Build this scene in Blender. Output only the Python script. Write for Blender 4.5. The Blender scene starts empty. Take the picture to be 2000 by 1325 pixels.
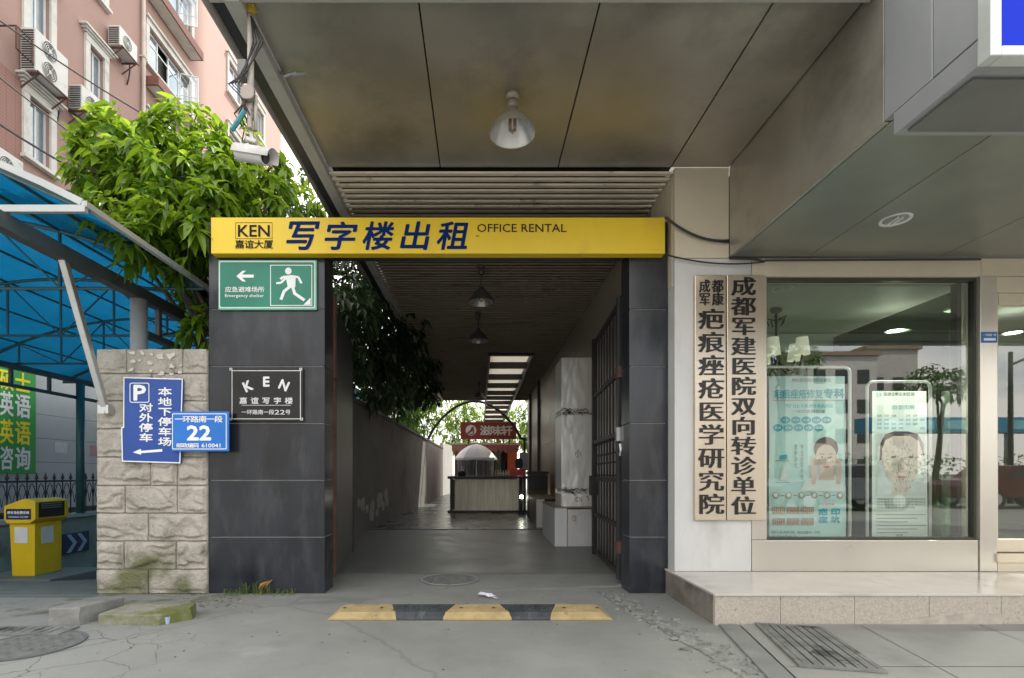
import bpy, math, random
from mathutils import Vector, Matrix, noise as mnoise
R = math.radians
C = bpy.context.scene.collection
scene = bpy.context.scene

# ------------------------------------------------------------------ camera, sky, sun, exposure
EYE = 1.15
cd = bpy.data.cameras.new('camera'); cam = bpy.data.objects.new('camera', cd); C.objects.link(cam)
cam.location = (0, 0, EYE); cam.rotation_euler = (R(90), 0, 0)
cd.sensor_width = 36.0; cd.lens = 18.0
cd.shift_x = 0.031; cd.shift_y = 0.13125
cd.clip_start = 0.05; cd.clip_end = 2000
scene.camera = cam

SUN = Vector((0.35, 0.45, 0.80)).normalized()          # direction towards the sun
elev = math.asin(SUN.z); az = math.atan2(SUN.x, SUN.y)
w = bpy.data.worlds.new('World'); scene.world = w; w.use_nodes = True
nt = w.node_tree
sky = nt.nodes.new('ShaderNodeTexSky'); sky.sky_type = 'NISHITA'; sky.sun_disc = False
sky.sun_elevation = elev; sky.sun_rotation = az; sky.dust_density = 2.0; sky.air_density = 1.0
bg = nt.nodes['Background']; bg.inputs['Strength'].default_value = 0.15
# a soft broken layer of white cloud over the blue sky
tc = nt.nodes.new('ShaderNodeTexCoord'); mp = nt.nodes.new('ShaderNodeMapping'); mp.inputs['Scale'].default_value = (2.2, 2.2, 5)
cn = nt.nodes.new('ShaderNodeTexNoise'); cn.inputs['Scale'].default_value = 1.6; cn.inputs['Detail'].default_value = 8
cr = nt.nodes.new('ShaderNodeValToRGB'); cr.color_ramp.elements[0].position = .33; cr.color_ramp.elements[1].position = .55
cm = nt.nodes.new('ShaderNodeMix'); cm.data_type = 'RGBA'; cm.inputs['B'].default_value = (8.4, 8.1, 7.5, 1)
nt.links.new(tc.outputs['Generated'], mp.inputs['Vector']); nt.links.new(mp.outputs[0], cn.inputs['Vector'])
nt.links.new(cn.outputs['Fac'], cr.inputs[0]); nt.links.new(cr.outputs[0], cm.inputs['Factor'])
nt.links.new(sky.outputs[0], cm.inputs['A']); nt.links.new(cm.outputs['Result'], bg.inputs['Color'])
sl = bpy.data.lights.new('sun', 'SUN'); sl.energy = 2.7; sl.angle = R(0.53); sl.color = (1.0, .95, .86)
so = bpy.data.objects.new('sun', sl); C.objects.link(so); so.location = (20, 26, 46)
so.rotation_euler = (-SUN).to_track_quat('-Z', 'Y').to_euler()
scene.view_settings.view_transform = 'Standard'; scene.view_settings.look = 'None'
scene.view_settings.gamma = 1.0; scene.view_settings.use_curve_mapping = False
scene.view_settings.exposure = 1.35
scene.cycles.use_denoising = True
scene.cycles.max_bounces = 8; scene.cycles.diffuse_bounces = 5; scene.cycles.transparent_max_bounces = 16
scene.cycles.sample_clamp_indirect = 8

# ------------------------------------------------------------------ helpers
def X(px, d): return (px - 938) * d / 1000
def Z(py, d): return EYE + (925 - py) * d / 1000

class M:
    """collects faces for ONE mesh object"""
    def __init__(s): s.v = []; s.f = []; s.m = []; s.mi = 0
    def add(s, vs, fs):
        b = len(s.v); s.v += [tuple(p) for p in vs]
        for f in fs: s.f.append(tuple(b + i for i in f)); s.m.append(s.mi)
        return s
    def box(s, x0, x1, y0, y1, z0, z1):
        v = [(x0,y0,z0),(x1,y0,z0),(x1,y1,z0),(x0,y1,z0),(x0,y0,z1),(x1,y0,z1),(x1,y1,z1),(x0,y1,z1)]
        return s.add(v, [(0,3,2,1),(4,5,6,7),(0,1,5,4),(1,2,6,5),(2,3,7,6),(3,0,4,7)])
    def obox(s, c, size, mat):
        hx, hy, hz = [a/2 for a in size]; c = Vector(c)
        v = [c + mat @ Vector(p) for p in [(-hx,-hy,-hz),(hx,-hy,-hz),(hx,hy,-hz),(-hx,hy,-hz),(-hx,-hy,hz),(hx,-hy,hz),(hx,hy,hz),(-hx,hy,hz)]]
        return s.add(v, [(0,3,2,1),(4,5,6,7),(0,1,5,4),(1,2,6,5),(2,3,7,6),(3,0,4,7)])
    def beam(s, p0, p1, w, h):
        """rectangular bar from p0 to p1; w is the width across, h up"""
        p0 = Vector(p0); p1 = Vector(p1); d = (p1-p0); L = d.length; d.normalize()
        up = Vector((0,0,1)) if abs(d.z) < .95 else Vector((0,1,0))
        r = d.cross(up).normalized(); u = r.cross(d).normalized()
        mt = Matrix((r, d, u)).transposed()
        return s.obox((p0+p1)/2, (w, L, h), mt)
    def quad(s, a, b, c, d): return s.add([a,b,c,d], [(0,1,2,3)])
    def prism(s, poly, a0, a1, axis='y'):
        """polygon extruded along an axis; poly in the two other coordinates"""
        def P(p, a):
            return {'y': (p[0], a, p[1]), 'x': (a, p[0], p[1]), 'z': (p[0], p[1], a)}[axis]
        n = len(poly); v = [P(p, a0) for p in poly] + [P(p, a1) for p in poly]
        fs = [tuple(range(n)), tuple(range(2*n-1, n-1, -1))] + [(i, i+n, (i+1) % n + n, (i+1) % n) for i in range(n)]
        return s.add(v, fs)
    def tube(s, pts, r, n=8, caps=True):
        pts = [Vector(p) for p in pts]; rs = r if isinstance(r, (list, tuple)) else [r]*len(pts)
        vs = []; prev = None
        for i, p in enumerate(pts):
            d = (pts[min(i+1, len(pts)-1)] - pts[max(i-1, 0)]).normalized()
            if prev is None:
                a = Vector((0,0,1)) if abs(d.z) < .9 else Vector((1,0,0))
                prev = d.cross(a).normalized()
            r1 = (prev - d*prev.dot(d)).normalized(); r2 = d.cross(r1); prev = r1
            for k in range(n):
                t = 2*math.pi*k/n; vs.append(p + (r1*math.cos(t) + r2*math.sin(t))*rs[i])
        fs = []
        for i in range(len(pts)-1):
            for k in range(n):
                a = i*n+k; b = i*n+(k+1) % n; fs.append((a, b, b+n, a+n))
        if caps: fs += [tuple(range(n-1, -1, -1)), tuple(range((len(pts)-1)*n, len(pts)*n))]
        return s.add(vs, fs)
    def lathe(s, prof, c, n=24):
        vs = []; fs = []
        for r, z in prof:
            for k in range(n):
                t = 2*math.pi*k/n; vs.append((c[0]+r*math.cos(t), c[1]+r*math.sin(t), c[2]+z))
        for i in range(len(prof)-1):
            for k in range(n):
                a = i*n+k; b = i*n+(k+1) % n; fs.append((a, b, b+n, a+n))
        return s.add(vs, fs)
    def disc(s, c, r, axis, n=24, r2=None):
        """flat disc facing -y ('y'), or up ('z')"""
        vs = []
        for k in range(n):
            t = 2*math.pi*k/n; a = r*math.cos(t); b = (r2 or r)*math.sin(t)
            vs.append((c[0]+a, c[1], c[2]+b) if axis == 'y' else ((c[0]+a, c[1]+b, c[2]) if axis == 'z' else (c[0], c[1]+a, c[2]+b)))
        return s.add(vs, [tuple(range(n))])

OFF = {}
def tag(o, label=None, cat=None, group=None, kind=None):
    if label: o['label'] = label
    if cat: o['category'] = cat
    if group: o['group'] = group
    if kind: o['kind'] = kind
    return o
def thing(name, label, cat, loc, group=None):
    o = bpy.data.objects.new(name, None); C.objects.link(o); o.location = loc; o.empty_display_size = .1
    OFF[o.name] = Vector(loc); return tag(o, label, cat, group)
def obj(name, m, mat, parent=None, bevel=0, smooth=False, base=None):
    me = bpy.data.meshes.new(name)
    if parent is not None: off = OFF[parent.name]
    else:
        if base is None:
            xs = [p[0] for p in m.v]; ys = [p[1] for p in m.v]; zs = [p[2] for p in m.v]
            base = ((min(xs)+max(xs))/2, (min(ys)+max(ys))/2, min(zs))
        off = Vector(base)
    me.from_pydata([(p[0]-off[0], p[1]-off[1], p[2]-off[2]) for p in m.v], [], m.f)
    for mt in (mat if isinstance(mat, (list, tuple)) else [mat]): me.materials.append(mt)
    if max(m.m, default=0) > 0: me.polygons.foreach_set('material_index', m.m)
    if smooth: me.polygons.foreach_set('use_smooth', [True]*len(me.polygons))
    me.validate(); me.update()
    o = bpy.data.objects.new(name, me); C.objects.link(o)
    if parent is not None: o.parent = parent
    else: o.location = off
    OFF[o.name] = Vector(off)
    if bevel:
        b = o.modifiers.new('bevel', 'BEVEL'); b.width = bevel; b.segments = 2; b.limit_method = 'ANGLE'
    return o
def single(name, m, mat, label, cat, group=None, **k): return tag(obj(name, m, mat, **k), label, cat, group)
def struct(name, m, mat, label=None, cat=None, **k): return tag(obj(name, m, mat, **k), label, cat, None, 'structure')
def kids(o): return [c for c in bpy.data.objects if c.parent is o]
def copy_tree(o, delta, parent=None):
    c = o.copy(); C.objects.link(c); OFF[c.name] = OFF[o.name].copy()
    if parent is None: c.location = Vector(o.location) + Vector(delta); OFF[c.name] += Vector(delta)
    else: c.parent = parent
    for k in kids(o): copy_tree(k, delta, c)
    return c

# ------------------------------------------------------------------ materials
MATS = {}
def pm(name, col, rough=.5, metal=0.0, var=.12, scale=3.0, bump=0.0, bscale=40.0, stretch=(1,1,1), rvar=.15, stain=None, stain_scale=1.5, stain_lo=.55, stain_hi=.75, spec=.5, detail=6, sss=0):
    """procedural principled material: colour and gloss broken up by noise in world space, optional stains with a colour of their own"""
    if name in MATS: return MATS[name]
    mt = bpy.data.materials.new(name); MATS[name] = mt; mt.use_nodes = True; n = mt.node_tree; L = n.links
    b = n.nodes['Principled BSDF']; b.inputs['Metallic'].default_value = metal
    b.inputs['Specular IOR Level'].default_value = spec
    g = n.nodes.new('ShaderNodeNewGeometry'); mp = n.nodes.new('ShaderNodeMapping'); mp.inputs['Scale'].default_value = stretch
    L.new(g.outputs['Position'], mp.inputs['Vector'])
    t = n.nodes.new('ShaderNodeTexNoise'); t.inputs['Scale'].default_value = scale; t.inputs['Detail'].default_value = detail; t.inputs['Roughness'].default_value = .6
    L.new(mp.outputs[0], t.inputs['Vector'])
    mr = n.nodes.new('ShaderNodeMapRange'); mr.inputs['From Min'].default_value = .3; mr.inputs['From Max'].default_value = .7
    L.new(t.outputs['Fac'], mr.inputs['Value'])
    mx = n.nodes.new('ShaderNodeMix'); mx.data_type = 'RGBA'
    mx.inputs['A'].default_value = tuple(max(0, c*(1-var)) for c in col) + (1,)
    mx.inputs['B'].default_value = tuple(min(1, c*(1+var)) for c in col) + (1,)
    L.new(mr.outputs[0], mx.inputs['Factor']); out = mx.outputs['Result']
    if stain:
        t2 = n.nodes.new('ShaderNodeTexNoise'); t2.inputs['Scale'].default_value = stain_scale; t2.inputs['Detail'].default_value = 8; t2.inputs['Roughness'].default_value = .65
        L.new(mp.outputs[0], t2.inputs['Vector'])
        m2 = n.nodes.new('ShaderNodeMapRange'); m2.inputs['From Min'].default_value = stain_lo; m2.inputs['From Max'].default_value = stain_hi
        L.new(t2.outputs['Fac'], m2.inputs['Value'])
        x2 = n.nodes.new('ShaderNodeMix'); x2.data_type = 'RGBA'; L.new(out, x2.inputs['A']); x2.inputs['B'].default_value = tuple(stain) + (1,)
        L.new(m2.outputs[0], x2.inputs['Factor']); out = x2.outputs['Result']
    L.new(out, b.inputs['Base Color'])
    m3 = n.nodes.new('ShaderNodeMapRange'); m3.inputs['To Min'].default_value = max(0, rough-rvar*rough); m3.inputs['To Max'].default_value = min(1, rough+rvar*rough)
    L.new(t.outputs['Fac'], m3.inputs['Value']); L.new(m3.outputs[0], b.inputs['Roughness'])
    if bump:
        t4 = n.nodes.new('ShaderNodeTexNoise'); t4.inputs['Scale'].default_value = bscale; t4.inputs['Detail'].default_value = 5
        L.new(mp.outputs[0], t4.inputs['Vector'])
        bp = n.nodes.new('ShaderNodeBump'); bp.inputs['Strength'].default_value = bump; bp.inputs['Distance'].default_value = .02
        L.new(t4.outputs['Fac'], bp.inputs['Height']); L.new(bp.outputs[0], b.inputs['Normal'])
    return mt
def emit(name, col, st):
    mt = bpy.data.materials.new(name); mt.use_nodes = True; b = mt.node_tree.nodes['Principled BSDF']
    b.inputs['Base Color'].default_value = col + (1,); b.inputs['Emission Color'].default_value = col + (1,); b.inputs['Emission Strength'].default_value = st
    return mt
def glass(name, tint, refl, rough=0.0):
    """window sheet: a clear tinted layer plus a mirror layer that grows towards grazing angles"""
    mt = bpy.data.materials.new(name); mt.use_nodes = True; n = mt.node_tree; L = n.links
    for x in list(n.nodes): n.nodes.remove(x)
    o = n.nodes.new('ShaderNodeOutputMaterial'); mx = n.nodes.new('ShaderNodeMixShader'); tr = n.nodes.new('ShaderNodeBsdfTransparent')
    gl = n.nodes.new('ShaderNodeBsdfGlossy'); gl.inputs['Roughness'].default_value = rough
    lw = n.nodes.new('ShaderNodeLayerWeight'); lw.inputs['Blend'].default_value = .25
    mr = n.nodes.new('ShaderNodeMapRange'); mr.inputs['To Min'].default_value = refl; mr.inputs['To Max'].default_value = .9
    tr.inputs['Color'].default_value = tint + (1,)
    L.new(lw.outputs['Fresnel'], mr.inputs['Value']); L.new(mr.outputs[0], mx.inputs['Fac']); L.new(tr.outputs[0], mx.inputs[1]); L.new(gl.outputs[0], mx.inputs[2]); L.new(mx.outputs[0], o.inputs['Surface'])
    return mt
def leafmat(name, c0, c1, gloss=.35, trans=.45):
    mt = bpy.data.materials.new(name); mt.use_nodes = True; n = mt.node_tree; L = n.links
    for x in list(n.nodes): n.nodes.remove(x)
    o = n.nodes.new('ShaderNodeOutputMaterial'); g = n.nodes.new('ShaderNodeNewGeometry')
    mx = n.nodes.new('ShaderNodeMix'); mx.data_type = 'RGBA'; mx.inputs['A'].default_value = c0 + (1,); mx.inputs['B'].default_value = c1 + (1,)
    L.new(g.outputs['Random Per Island'], mx.inputs['Factor'])
    b = n.nodes.new('ShaderNodeBsdfPrincipled'); b.inputs['Roughness'].default_value = gloss
    t = n.nodes.new('ShaderNodeBsdfTranslucent'); hs = n.nodes.new('ShaderNodeHueSaturation'); hs.inputs['Hue'].default_value = .485; hs.inputs['Value'].default_value = 1.5
    L.new(mx.outputs['Result'], b.inputs['Base Color']); L.new(mx.outputs['Result'], hs.inputs['Color']); L.new(hs.outputs[0], t.inputs['Color'])
    ms = n.nodes.new('ShaderNodeMixShader'); ms.inputs['Fac'].default_value = trans
    L.new(b.outputs[0], ms.inputs[1]); L.new(t.outputs[0], ms.inputs[2]); L.new(ms.outputs[0], o.inputs['Surface'])
    return mt

white = pm('white_paint', (.78,.78,.76), .5, var=.06)
black_iron = pm('black_iron', (.018,.017,.017), .5, var=.3, bump=.15, bscale=60)
rust_iron = pm('rusty_iron', (.11,.055,.04), .65, var=.35, scale=9, bump=.2, stain=(.03,.026,.024), stain_scale=5)
dark_paint = pm('dark_paint', (.03,.032,.035), .4, var=.2)
granite_dark = pm('dark_granite', (.018,.021,.028), .22, var=.35, scale=2.2, stretch=(1.6,1.6,.55), stain=(.075,.08,.088), stain_scale=3.2, stain_lo=.50, stain_hi=.95, rvar=.5, bump=.02, bscale=220)
grout = pm('grout', (.50,.48,.45), .8)
ceil_metal = pm('ceiling_metal', (.48,.455,.405), .43, metal=.72, var=.16, scale=1.3, rvar=.4, bump=.10, bscale=1.3, stain=(.25,.225,.185), stain_scale=.9, stain_lo=.5, stain_hi=.75)
champagne = pm('champagne_metal', (.66,.61,.54), .30, metal=.8, var=.05, scale=.9, rvar=.35, bump=.06, bscale=1.5)
beige_panel = pm('beige_panel', (.62,.55,.43), .5, metal=.15, var=.07, scale=2)
pale_panel = pm('pale_panel', (.58,.575,.565), .45, metal=.1, var=.06, scale=2, stretch=(1.5,1,.6), stain=(.46,.45,.43), stain_scale=1.6, stain_lo=.56, stain_hi=.74)
black_joint = pm('black_joint', (.012,.011,.010), .7)
slat_cream = pm('cream_slat', (.80,.72,.58), .5, metal=.1, var=.15, scale=4, stretch=(.7,3,1), stain=(.16,.085,.04), stain_scale=3.4, stain_lo=.60, stain_hi=.70)
concrete = pm('concrete', (.27,.275,.265), .85, var=.12, scale=2.2, bump=.12, bscale=90)
steel_grey = pm('grey_steel', (.30,.31,.32), .42, metal=.5, var=.12)
galv = pm('galvanised', (.52,.53,.53), .38, metal=.8, var=.15)

# ------------------------------------------------------------------ lettering: outlines of the built-in font turned into mesh
_G = {}
def glyph(body, off=0.0, xs=1.0, ext=0.0, shear=0.0):
    key = (body, off, xs, ext, shear)
    if key in _G: return _G[key]
    cu = bpy.data.curves.new('lettering', 'FONT'); cu.body = body; cu.resolution_u = 2; cu.shear = shear
    o = bpy.data.objects.new('lettering', cu); C.objects.link(o)
    dg = bpy.context.evaluated_depsgraph_get(); dg.update()
    c2 = o.evaluated_get(dg).to_curve(dg).copy()
    for s in c2.splines:
        for b in s.bezier_points:
            b.co.x *= xs; b.handle_left.x *= xs; b.handle_right.x *= xs
    c2.offset = off; c2.extrude = ext; c2.dimensions = '2D'; c2.fill_mode = 'BOTH' if ext == 0 else 'FRONT'
    o2 = bpy.data.objects.new('lettering', c2); C.objects.link(o2)
    dg = bpy.context.evaluated_depsgraph_get(); dg.update()
    me = bpy.data.meshes.new_from_object(o2.evaluated_get(dg))
    vs = [tuple(v.co) for v in me.vertices]; fs = [tuple(p.vertices) for p in me.polygons]
    for x in (o, o2): bpy.data.objects.remove(x)
    for x in (cu, c2): bpy.data.curves.remove(x)
    bpy.data.meshes.remove(me)
    _G[key] = (vs, fs); return _G[key]
def bbox(vs): return min(v[0] for v in vs), max(v[0] for v in vs), min(v[1] for v in vs), max(v[1] for v in vs)
def front(y): return lambda u, v, w=0: (u, y-w, v)              # faces the camera side
def side(x): return lambda u, v, w=0: (x+w, u, v)               # faces +x
def word(m, body, u0, u1, v0, v1, place, thick=0, ref=None, rot=0, bold=0, boldv=None, **k):
    """fits a word (or one character measured against a full square one) into a rectangle; weight comes from shifted copies"""
    if bold:
        bu = bold*(v1-v0) if ref is None else bold*(u1-u0); bv = bu if boldv is None else boldv*(v1-v0)
        for i, (a, b) in enumerate(((0,0),(-1,0),(1,0),(0,1),(0,-1),(-.7,.7),(.7,.7),(-.7,-.7),(.7,-.7))):
            if bv == 0 and i > 2: break
            word(m, body, u0+bu+a*bu, u1-bu+a*bu, v0+bv+b*bv, v1-bv+b*bv, lambda u, v, w=0, i=i: place(u, v, w+i*.00025), thick, ref, rot, **k)
        return
    vs, fs = glyph(body, **k)
    if not vs: return
    a0, a1, b0, b1 = bbox(glyph(ref, **k)[0] if ref else vs)
    cu, cv = (u0+u1)/2, (v0+v1)/2; cs, sn = math.cos(rot), math.sin(rot)
    out = []
    for p in vs:
        u = u0+(p[0]-a0)/(a1-a0)*(u1-u0); v = v0+(p[1]-b0)/(b1-b0)*(v1-v0)
        du, dv = u-cu, v-cv
        out.append(place(cu+du*cs-dv*sn, cv+du*sn+dv*cs, thick if p[2] >= 0 else 0))
    m.add(out, fs)
def chars(m, s, u0, u1, v0, v1, place, vertical=False, gap=.12, **k):
    """a run of square characters, one cell each"""
    n = len(s)
    for i, ch in enumerate(s):
        if ch == ' ': continue
        if vertical:
            h = (v1-v0)/n; a0, a1 = u0, u1; b1 = v1-i*h-h*gap/2; b0 = v1-(i+1)*h+h*gap/2
        else:
            h = (u1-u0)/n; b0, b1 = v0, v1; a0 = u0+i*h+h*gap/2; a1 = u0+(i+1)*h-h*gap/2
        word(m, ch, a0, a1, b0, b1, place, ref='圆' if ord(ch) > 0x2e80 or ch == '·' else None, **k)
def rrect(u0, u1, v0, v1, r, n=5):
    p = []
    for cx, cy, a in ((u1-r, v1-r, 0), (u0+r, v1-r, 90), (u0+r, v0+r, 180), (u1-r, v0+r, 270)):
        for i in range(n+1):
            t = R(a+90*i/n); p.append((cx+r*math.cos(t), cy+r*math.sin(t)))
    return p
def ring(m, outer, inner, place):
    n = len(outer); m.add([place(*p) for p in outer]+[place(*p) for p in inner], [(i, (i+1) % n, (i+1) % n+n, i+n) for i in range(n)])
_K = [0]
def poly2(m, pts, place):
    _K[0] = (_K[0]+1) % 9
    m.add([place(p[0], p[1], _K[0]*.00014) for p in pts], [tuple(range(len(pts)))])
def limb(m, pts, w, place):
    """flat stroke of constant width with round ends"""
    for a, b in zip(pts, pts[1:]):
        dx, dy = b[0]-a[0], b[1]-a[1]; L = math.hypot(dx, dy) or 1; nx, ny = -dy/L*w/2, dx/L*w/2
        poly2(m, [(a[0]+nx, a[1]+ny), (a[0]-nx, a[1]-ny), (b[0]-nx, b[1]-ny), (b[0]+nx, b[1]+ny)], place)
def ell(m, c, a, b, place, n=20, rot=0):
    cs, sn = math.cos(rot), math.sin(rot)
    poly2(m, [(c[0]+a*math.cos(2*math.pi*k/n)*cs-b*math.sin(2*math.pi*k/n)*sn, c[1]+a*math.cos(2*math.pi*k/n)*sn+b*math.sin(2*math.pi*k/n)*cs) for k in range(n)], place)
def holed_wall(m, u0, u1, v0, v1, holes, place, depth):
    """flat wall with rectangular openings and their reveals; depth goes into the wall"""
    us = sorted({u0, u1, *[h[0] for h in holes], *[h[1] for h in holes]}); vv = sorted({v0, v1, *[h[2] for h in holes], *[h[3] for h in holes]})
    for a, b in zip(us, us[1:]):
        for c, d in zip(vv, vv[1:]):
            mu, mv = (a+b)/2, (c+d)/2
            if any(h[0] < mu < h[1] and h[2] < mv < h[3] for h in holes): continue
            m.add([place(a, c), place(b, c), place(b, d), place(a, d)], [(0,1,2,3)])
    for a, b, c, d in holes:
        for p, q in (((a,c),(b,c)), ((b,c),(b,d)), ((b,d),(a,d)), ((a,d),(a,c))):
            m.add([place(*p), place(*q), place(*q, -depth), place(*p, -depth)], [(0,1,2,3)])

# ================================================================== GROUND
def ground_material():
    mt = bpy.data.materials.new('street_concrete'); mt.use_nodes = True; n = mt.node_tree; L = n.links; N = n.nodes.new
    b = n.nodes['Principled BSDF']; g = N('ShaderNodeNewGeometry'); sx = N('ShaderNodeSeparateXYZ'); L.new(g.outputs['Position'], sx.inputs[0])
    def noise(sc, det=6, vec=None):
        t = N('ShaderNodeTexNoise'); t.inputs['Scale'].default_value = sc; t.inputs['Detail'].default_value = det; t.inputs['Roughness'].default_value = .62
        L.new(vec or g.outputs['Position'], t.inputs['Vector']); return t
    def mrange(src, a, c, lo=0.0, hi=1.0):
        r = N('ShaderNodeMapRange'); r.inputs['From Min'].default_value = a; r.inputs['From Max'].default_value = c; r.inputs['To Min'].default_value = lo; r.inputs['To Max'].default_value = hi
        L.new(src, r.inputs['Value']); return r.outputs[0]
    def math_(op, a, c):
        q = N('ShaderNodeMath'); q.operation = op
        for i, s in enumerate((a, c)):
            if isinstance(s, (int, float)): q.inputs[i].default_value = s
            else: L.new(s, q.inputs[i])
        return q.outputs[0]
    def mix(f, a, c):
        m = N('ShaderNodeMix'); m.data_type = 'RGBA'; L.new(f, m.inputs['Factor'])
        for k, s in (('A', a), ('B', c)):
            if isinstance(s, tuple): m.inputs[k].default_value = s + (1,)
            else: L.new(s, m.inputs[k])
        return m.outputs['Result']
    col = mix(mrange(noise(.9).outputs['Fac'], .3, .7), (.185,.19,.18), (.265,.268,.252))
    col = mix(mrange(noise(5, 9).outputs['Fac'], .52, .8, 0, .55), col, (.16,.165,.155))
    col = mix(mrange(noise(160, 2).outputs['Fac'], .58, .75, 0, .5), col, (.40,.40,.38))
    col = mix(mrange(noise(23, 4).outputs['Fac'], .66, .76, 0, .6), col, (.12,.12,.115))
    col = mix(mrange(noise(.55, 5).outputs['Fac'], .54, .70, 0, .45), col, (.175,.18,.17))
    col = mix(mrange(noise(1.1, 7).outputs['Fac'], .60, .68, 0, .35), col, (.36,.36,.345))
    # crazed, broken concrete at the near left
    dn = noise(2.6, 4); va = N('ShaderNodeVectorMath'); va.operation = 'MULTIPLY_ADD'; va.inputs[1].default_value = (.22,.22,.0)
    L.new(dn.outputs['Color'], va.inputs[0]); L.new(g.outputs['Position'], va.inputs[2])
    def vor(sc):
        v = N('ShaderNodeTexVoronoi'); v.feature = 'DISTANCE_TO_EDGE'; v.inputs['Scale'].default_value = sc; L.new(va.outputs[0], v.inputs['Vector']); return v.outputs['Distance']
    line1 = mrange(vor(2.6), .002, .014, 1, 0); line2 = mrange(vor(7.5), .004, .022, 1, 0)
    reg = math_('MULTIPLY', mrange(math_('ADD', sx.outputs[0], math_('MULTIPLY', noise(1.3).outputs['Fac'], .9)), -2.0, -1.3, 1, 0), mrange(sx.outputs[1], 3.55, 3.9, 1, 0))
    reg2 = math_('MULTIPLY', reg, mrange(noise(1.8, 3).outputs['Fac'], .5, .58))
    crack = math_('MAXIMUM', math_('MULTIPLY', line1, reg), math_('MULTIPLY', line2, reg2))
    slow = mrange(vor(.33), .002, .007, 1, 0)
    crack = math_('MAXIMUM', crack, math_('MULTIPLY', slow, .25))
    col = mix(math_('MULTIPLY', reg, .35), col, (.33,.335,.31))
    col = mix(math_('MULTIPLY', crack, .85), col, (.05,.052,.048))
    # moss and damp grime that has grown along the foot of the stone wall
    mz = math_('MULTIPLY', mrange(sx.outputs[0], -2.0, -2.5, 0, 1), mrange(sx.outputs[1], 3.6, 4.2, 0, 1))
    col = mix(math_('MULTIPLY', mz, mrange(noise(3.4, 8).outputs['Fac'], .5, .66)), col, (.085,.095,.06))
    L.new(col, b.inputs['Base Color'])
    L.new(mrange(noise(1.7).outputs['Fac'], .3, .7, .55, .85), b.inputs['Roughness'])
    h = math_('SUBTRACT', math_('MULTIPLY', noise(70, 6).outputs['Fac'], .25), math_('MULTIPLY', crack, 1.0))
    bp = N('ShaderNodeBump'); bp.inputs['Strength'].default_value = .35; bp.inputs['Distance'].default_value = .02; L.new(h, bp.inputs['Height']); L.new(bp.outputs[0], b.inputs['Normal'])
    return mt
street = ground_material()
RX0, RX1, RY0, RY1 = -8.2, -3.6, 4.75, 18.0          # opening of the parking ramp
g = M(); us = [-600, RX0, RX1, 600]; vs_ = [-600, RY0, RY1, 900]
for i in range(3):
    for j in range(3):
        if i == 1 and j == 1: continue
        g.quad((us[i], vs_[j], 0), (us[i+1], vs_[j], 0), (us[i+1], vs_[j+1], 0), (us[i], vs_[j+1], 0))
struct('ground', g, street, base=(0,0,0))
def ramp_z(y): return -.16*(y-RY0)
rampm = pm('ramp_concrete', (.115,.13,.13), .6, var=.2, scale=3, stretch=(.4,2.5,1), bump=.2, bscale=30)
rp = M(); n = 60
for i in range(n):                                    # ribbed ramp surface
    y0 = RY0+(RY1-RY0)*i/n; y1 = RY0+(RY1-RY0)*(i+1)/n; ym = y0+(y1-y0)*.75
    rp.quad((RX0,y0,ramp_z(y0)), (RX1,y0,ramp_z(y0)), (RX1,ym,ramp_z(ym)), (RX0,ym,ramp_z(ym)))
    rp.quad((RX0,ym,ramp_z(ym)), (RX1,ym,ramp_z(ym)), (RX1,y1,ramp_z(y1)), (RX0,y1,ramp_z(y1)))
    rp.box(RX0+.05, RX1-.05, ym-.02, ym+.02, ramp_z(ym)-.01, ramp_z(ym)+.012)
struct('ramp', rp, rampm)
rw_m = pm('retaining_wall_paint', (.22,.27,.25), .8, var=.25, scale=1.6, stain=(.09,.10,.085), stain_scale=1.3, bump=.2)
cop_m = pm('coping_stone', (.42,.42,.40), .8, var=.2, bump=.2)
t = thing('retaining_wall', 'grimy low concrete wall of the parking ramp with pale coping', 'wall', (RX0-.1, 11, 0))
q = M(); q.box(RX0-.2, RX0, RY0-1.2, RY1, -2.6, .26); obj('wall_body', q, rw_m, t)
q = M(); q.box(RX0-.26, RX0+.05, RY0-1.2, RY1, .262, .34); obj('coping', q, cop_m, t, bevel=.01)
q = M(); q.box(RX1-.001, RX1+.2, RY0+.42, RY1, -2.6, -.004); struct('ramp_side', q, rw_m)
q = M(); q.box(RX0, RX1, RY1, RY1+.2, -2.6, -.004); struct('ramp_end', q, rw_m)

# smoother swept floor of the passage
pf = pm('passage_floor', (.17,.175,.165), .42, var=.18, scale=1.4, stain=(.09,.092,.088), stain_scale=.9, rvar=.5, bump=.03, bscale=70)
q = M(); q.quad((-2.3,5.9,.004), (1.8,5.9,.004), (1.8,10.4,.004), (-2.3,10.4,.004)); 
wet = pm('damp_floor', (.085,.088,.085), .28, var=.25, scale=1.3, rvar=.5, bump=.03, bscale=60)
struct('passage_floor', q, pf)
q = M(); q.box(-2.3, 1.8, 10.42, 10.5, -.01, .02); q.quad((-2.3,10.5,.006), (1.8,10.5,.006), (1.8,26,.006), (-2.3,26,.006)); struct('inner_floor', q, wet)

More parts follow.
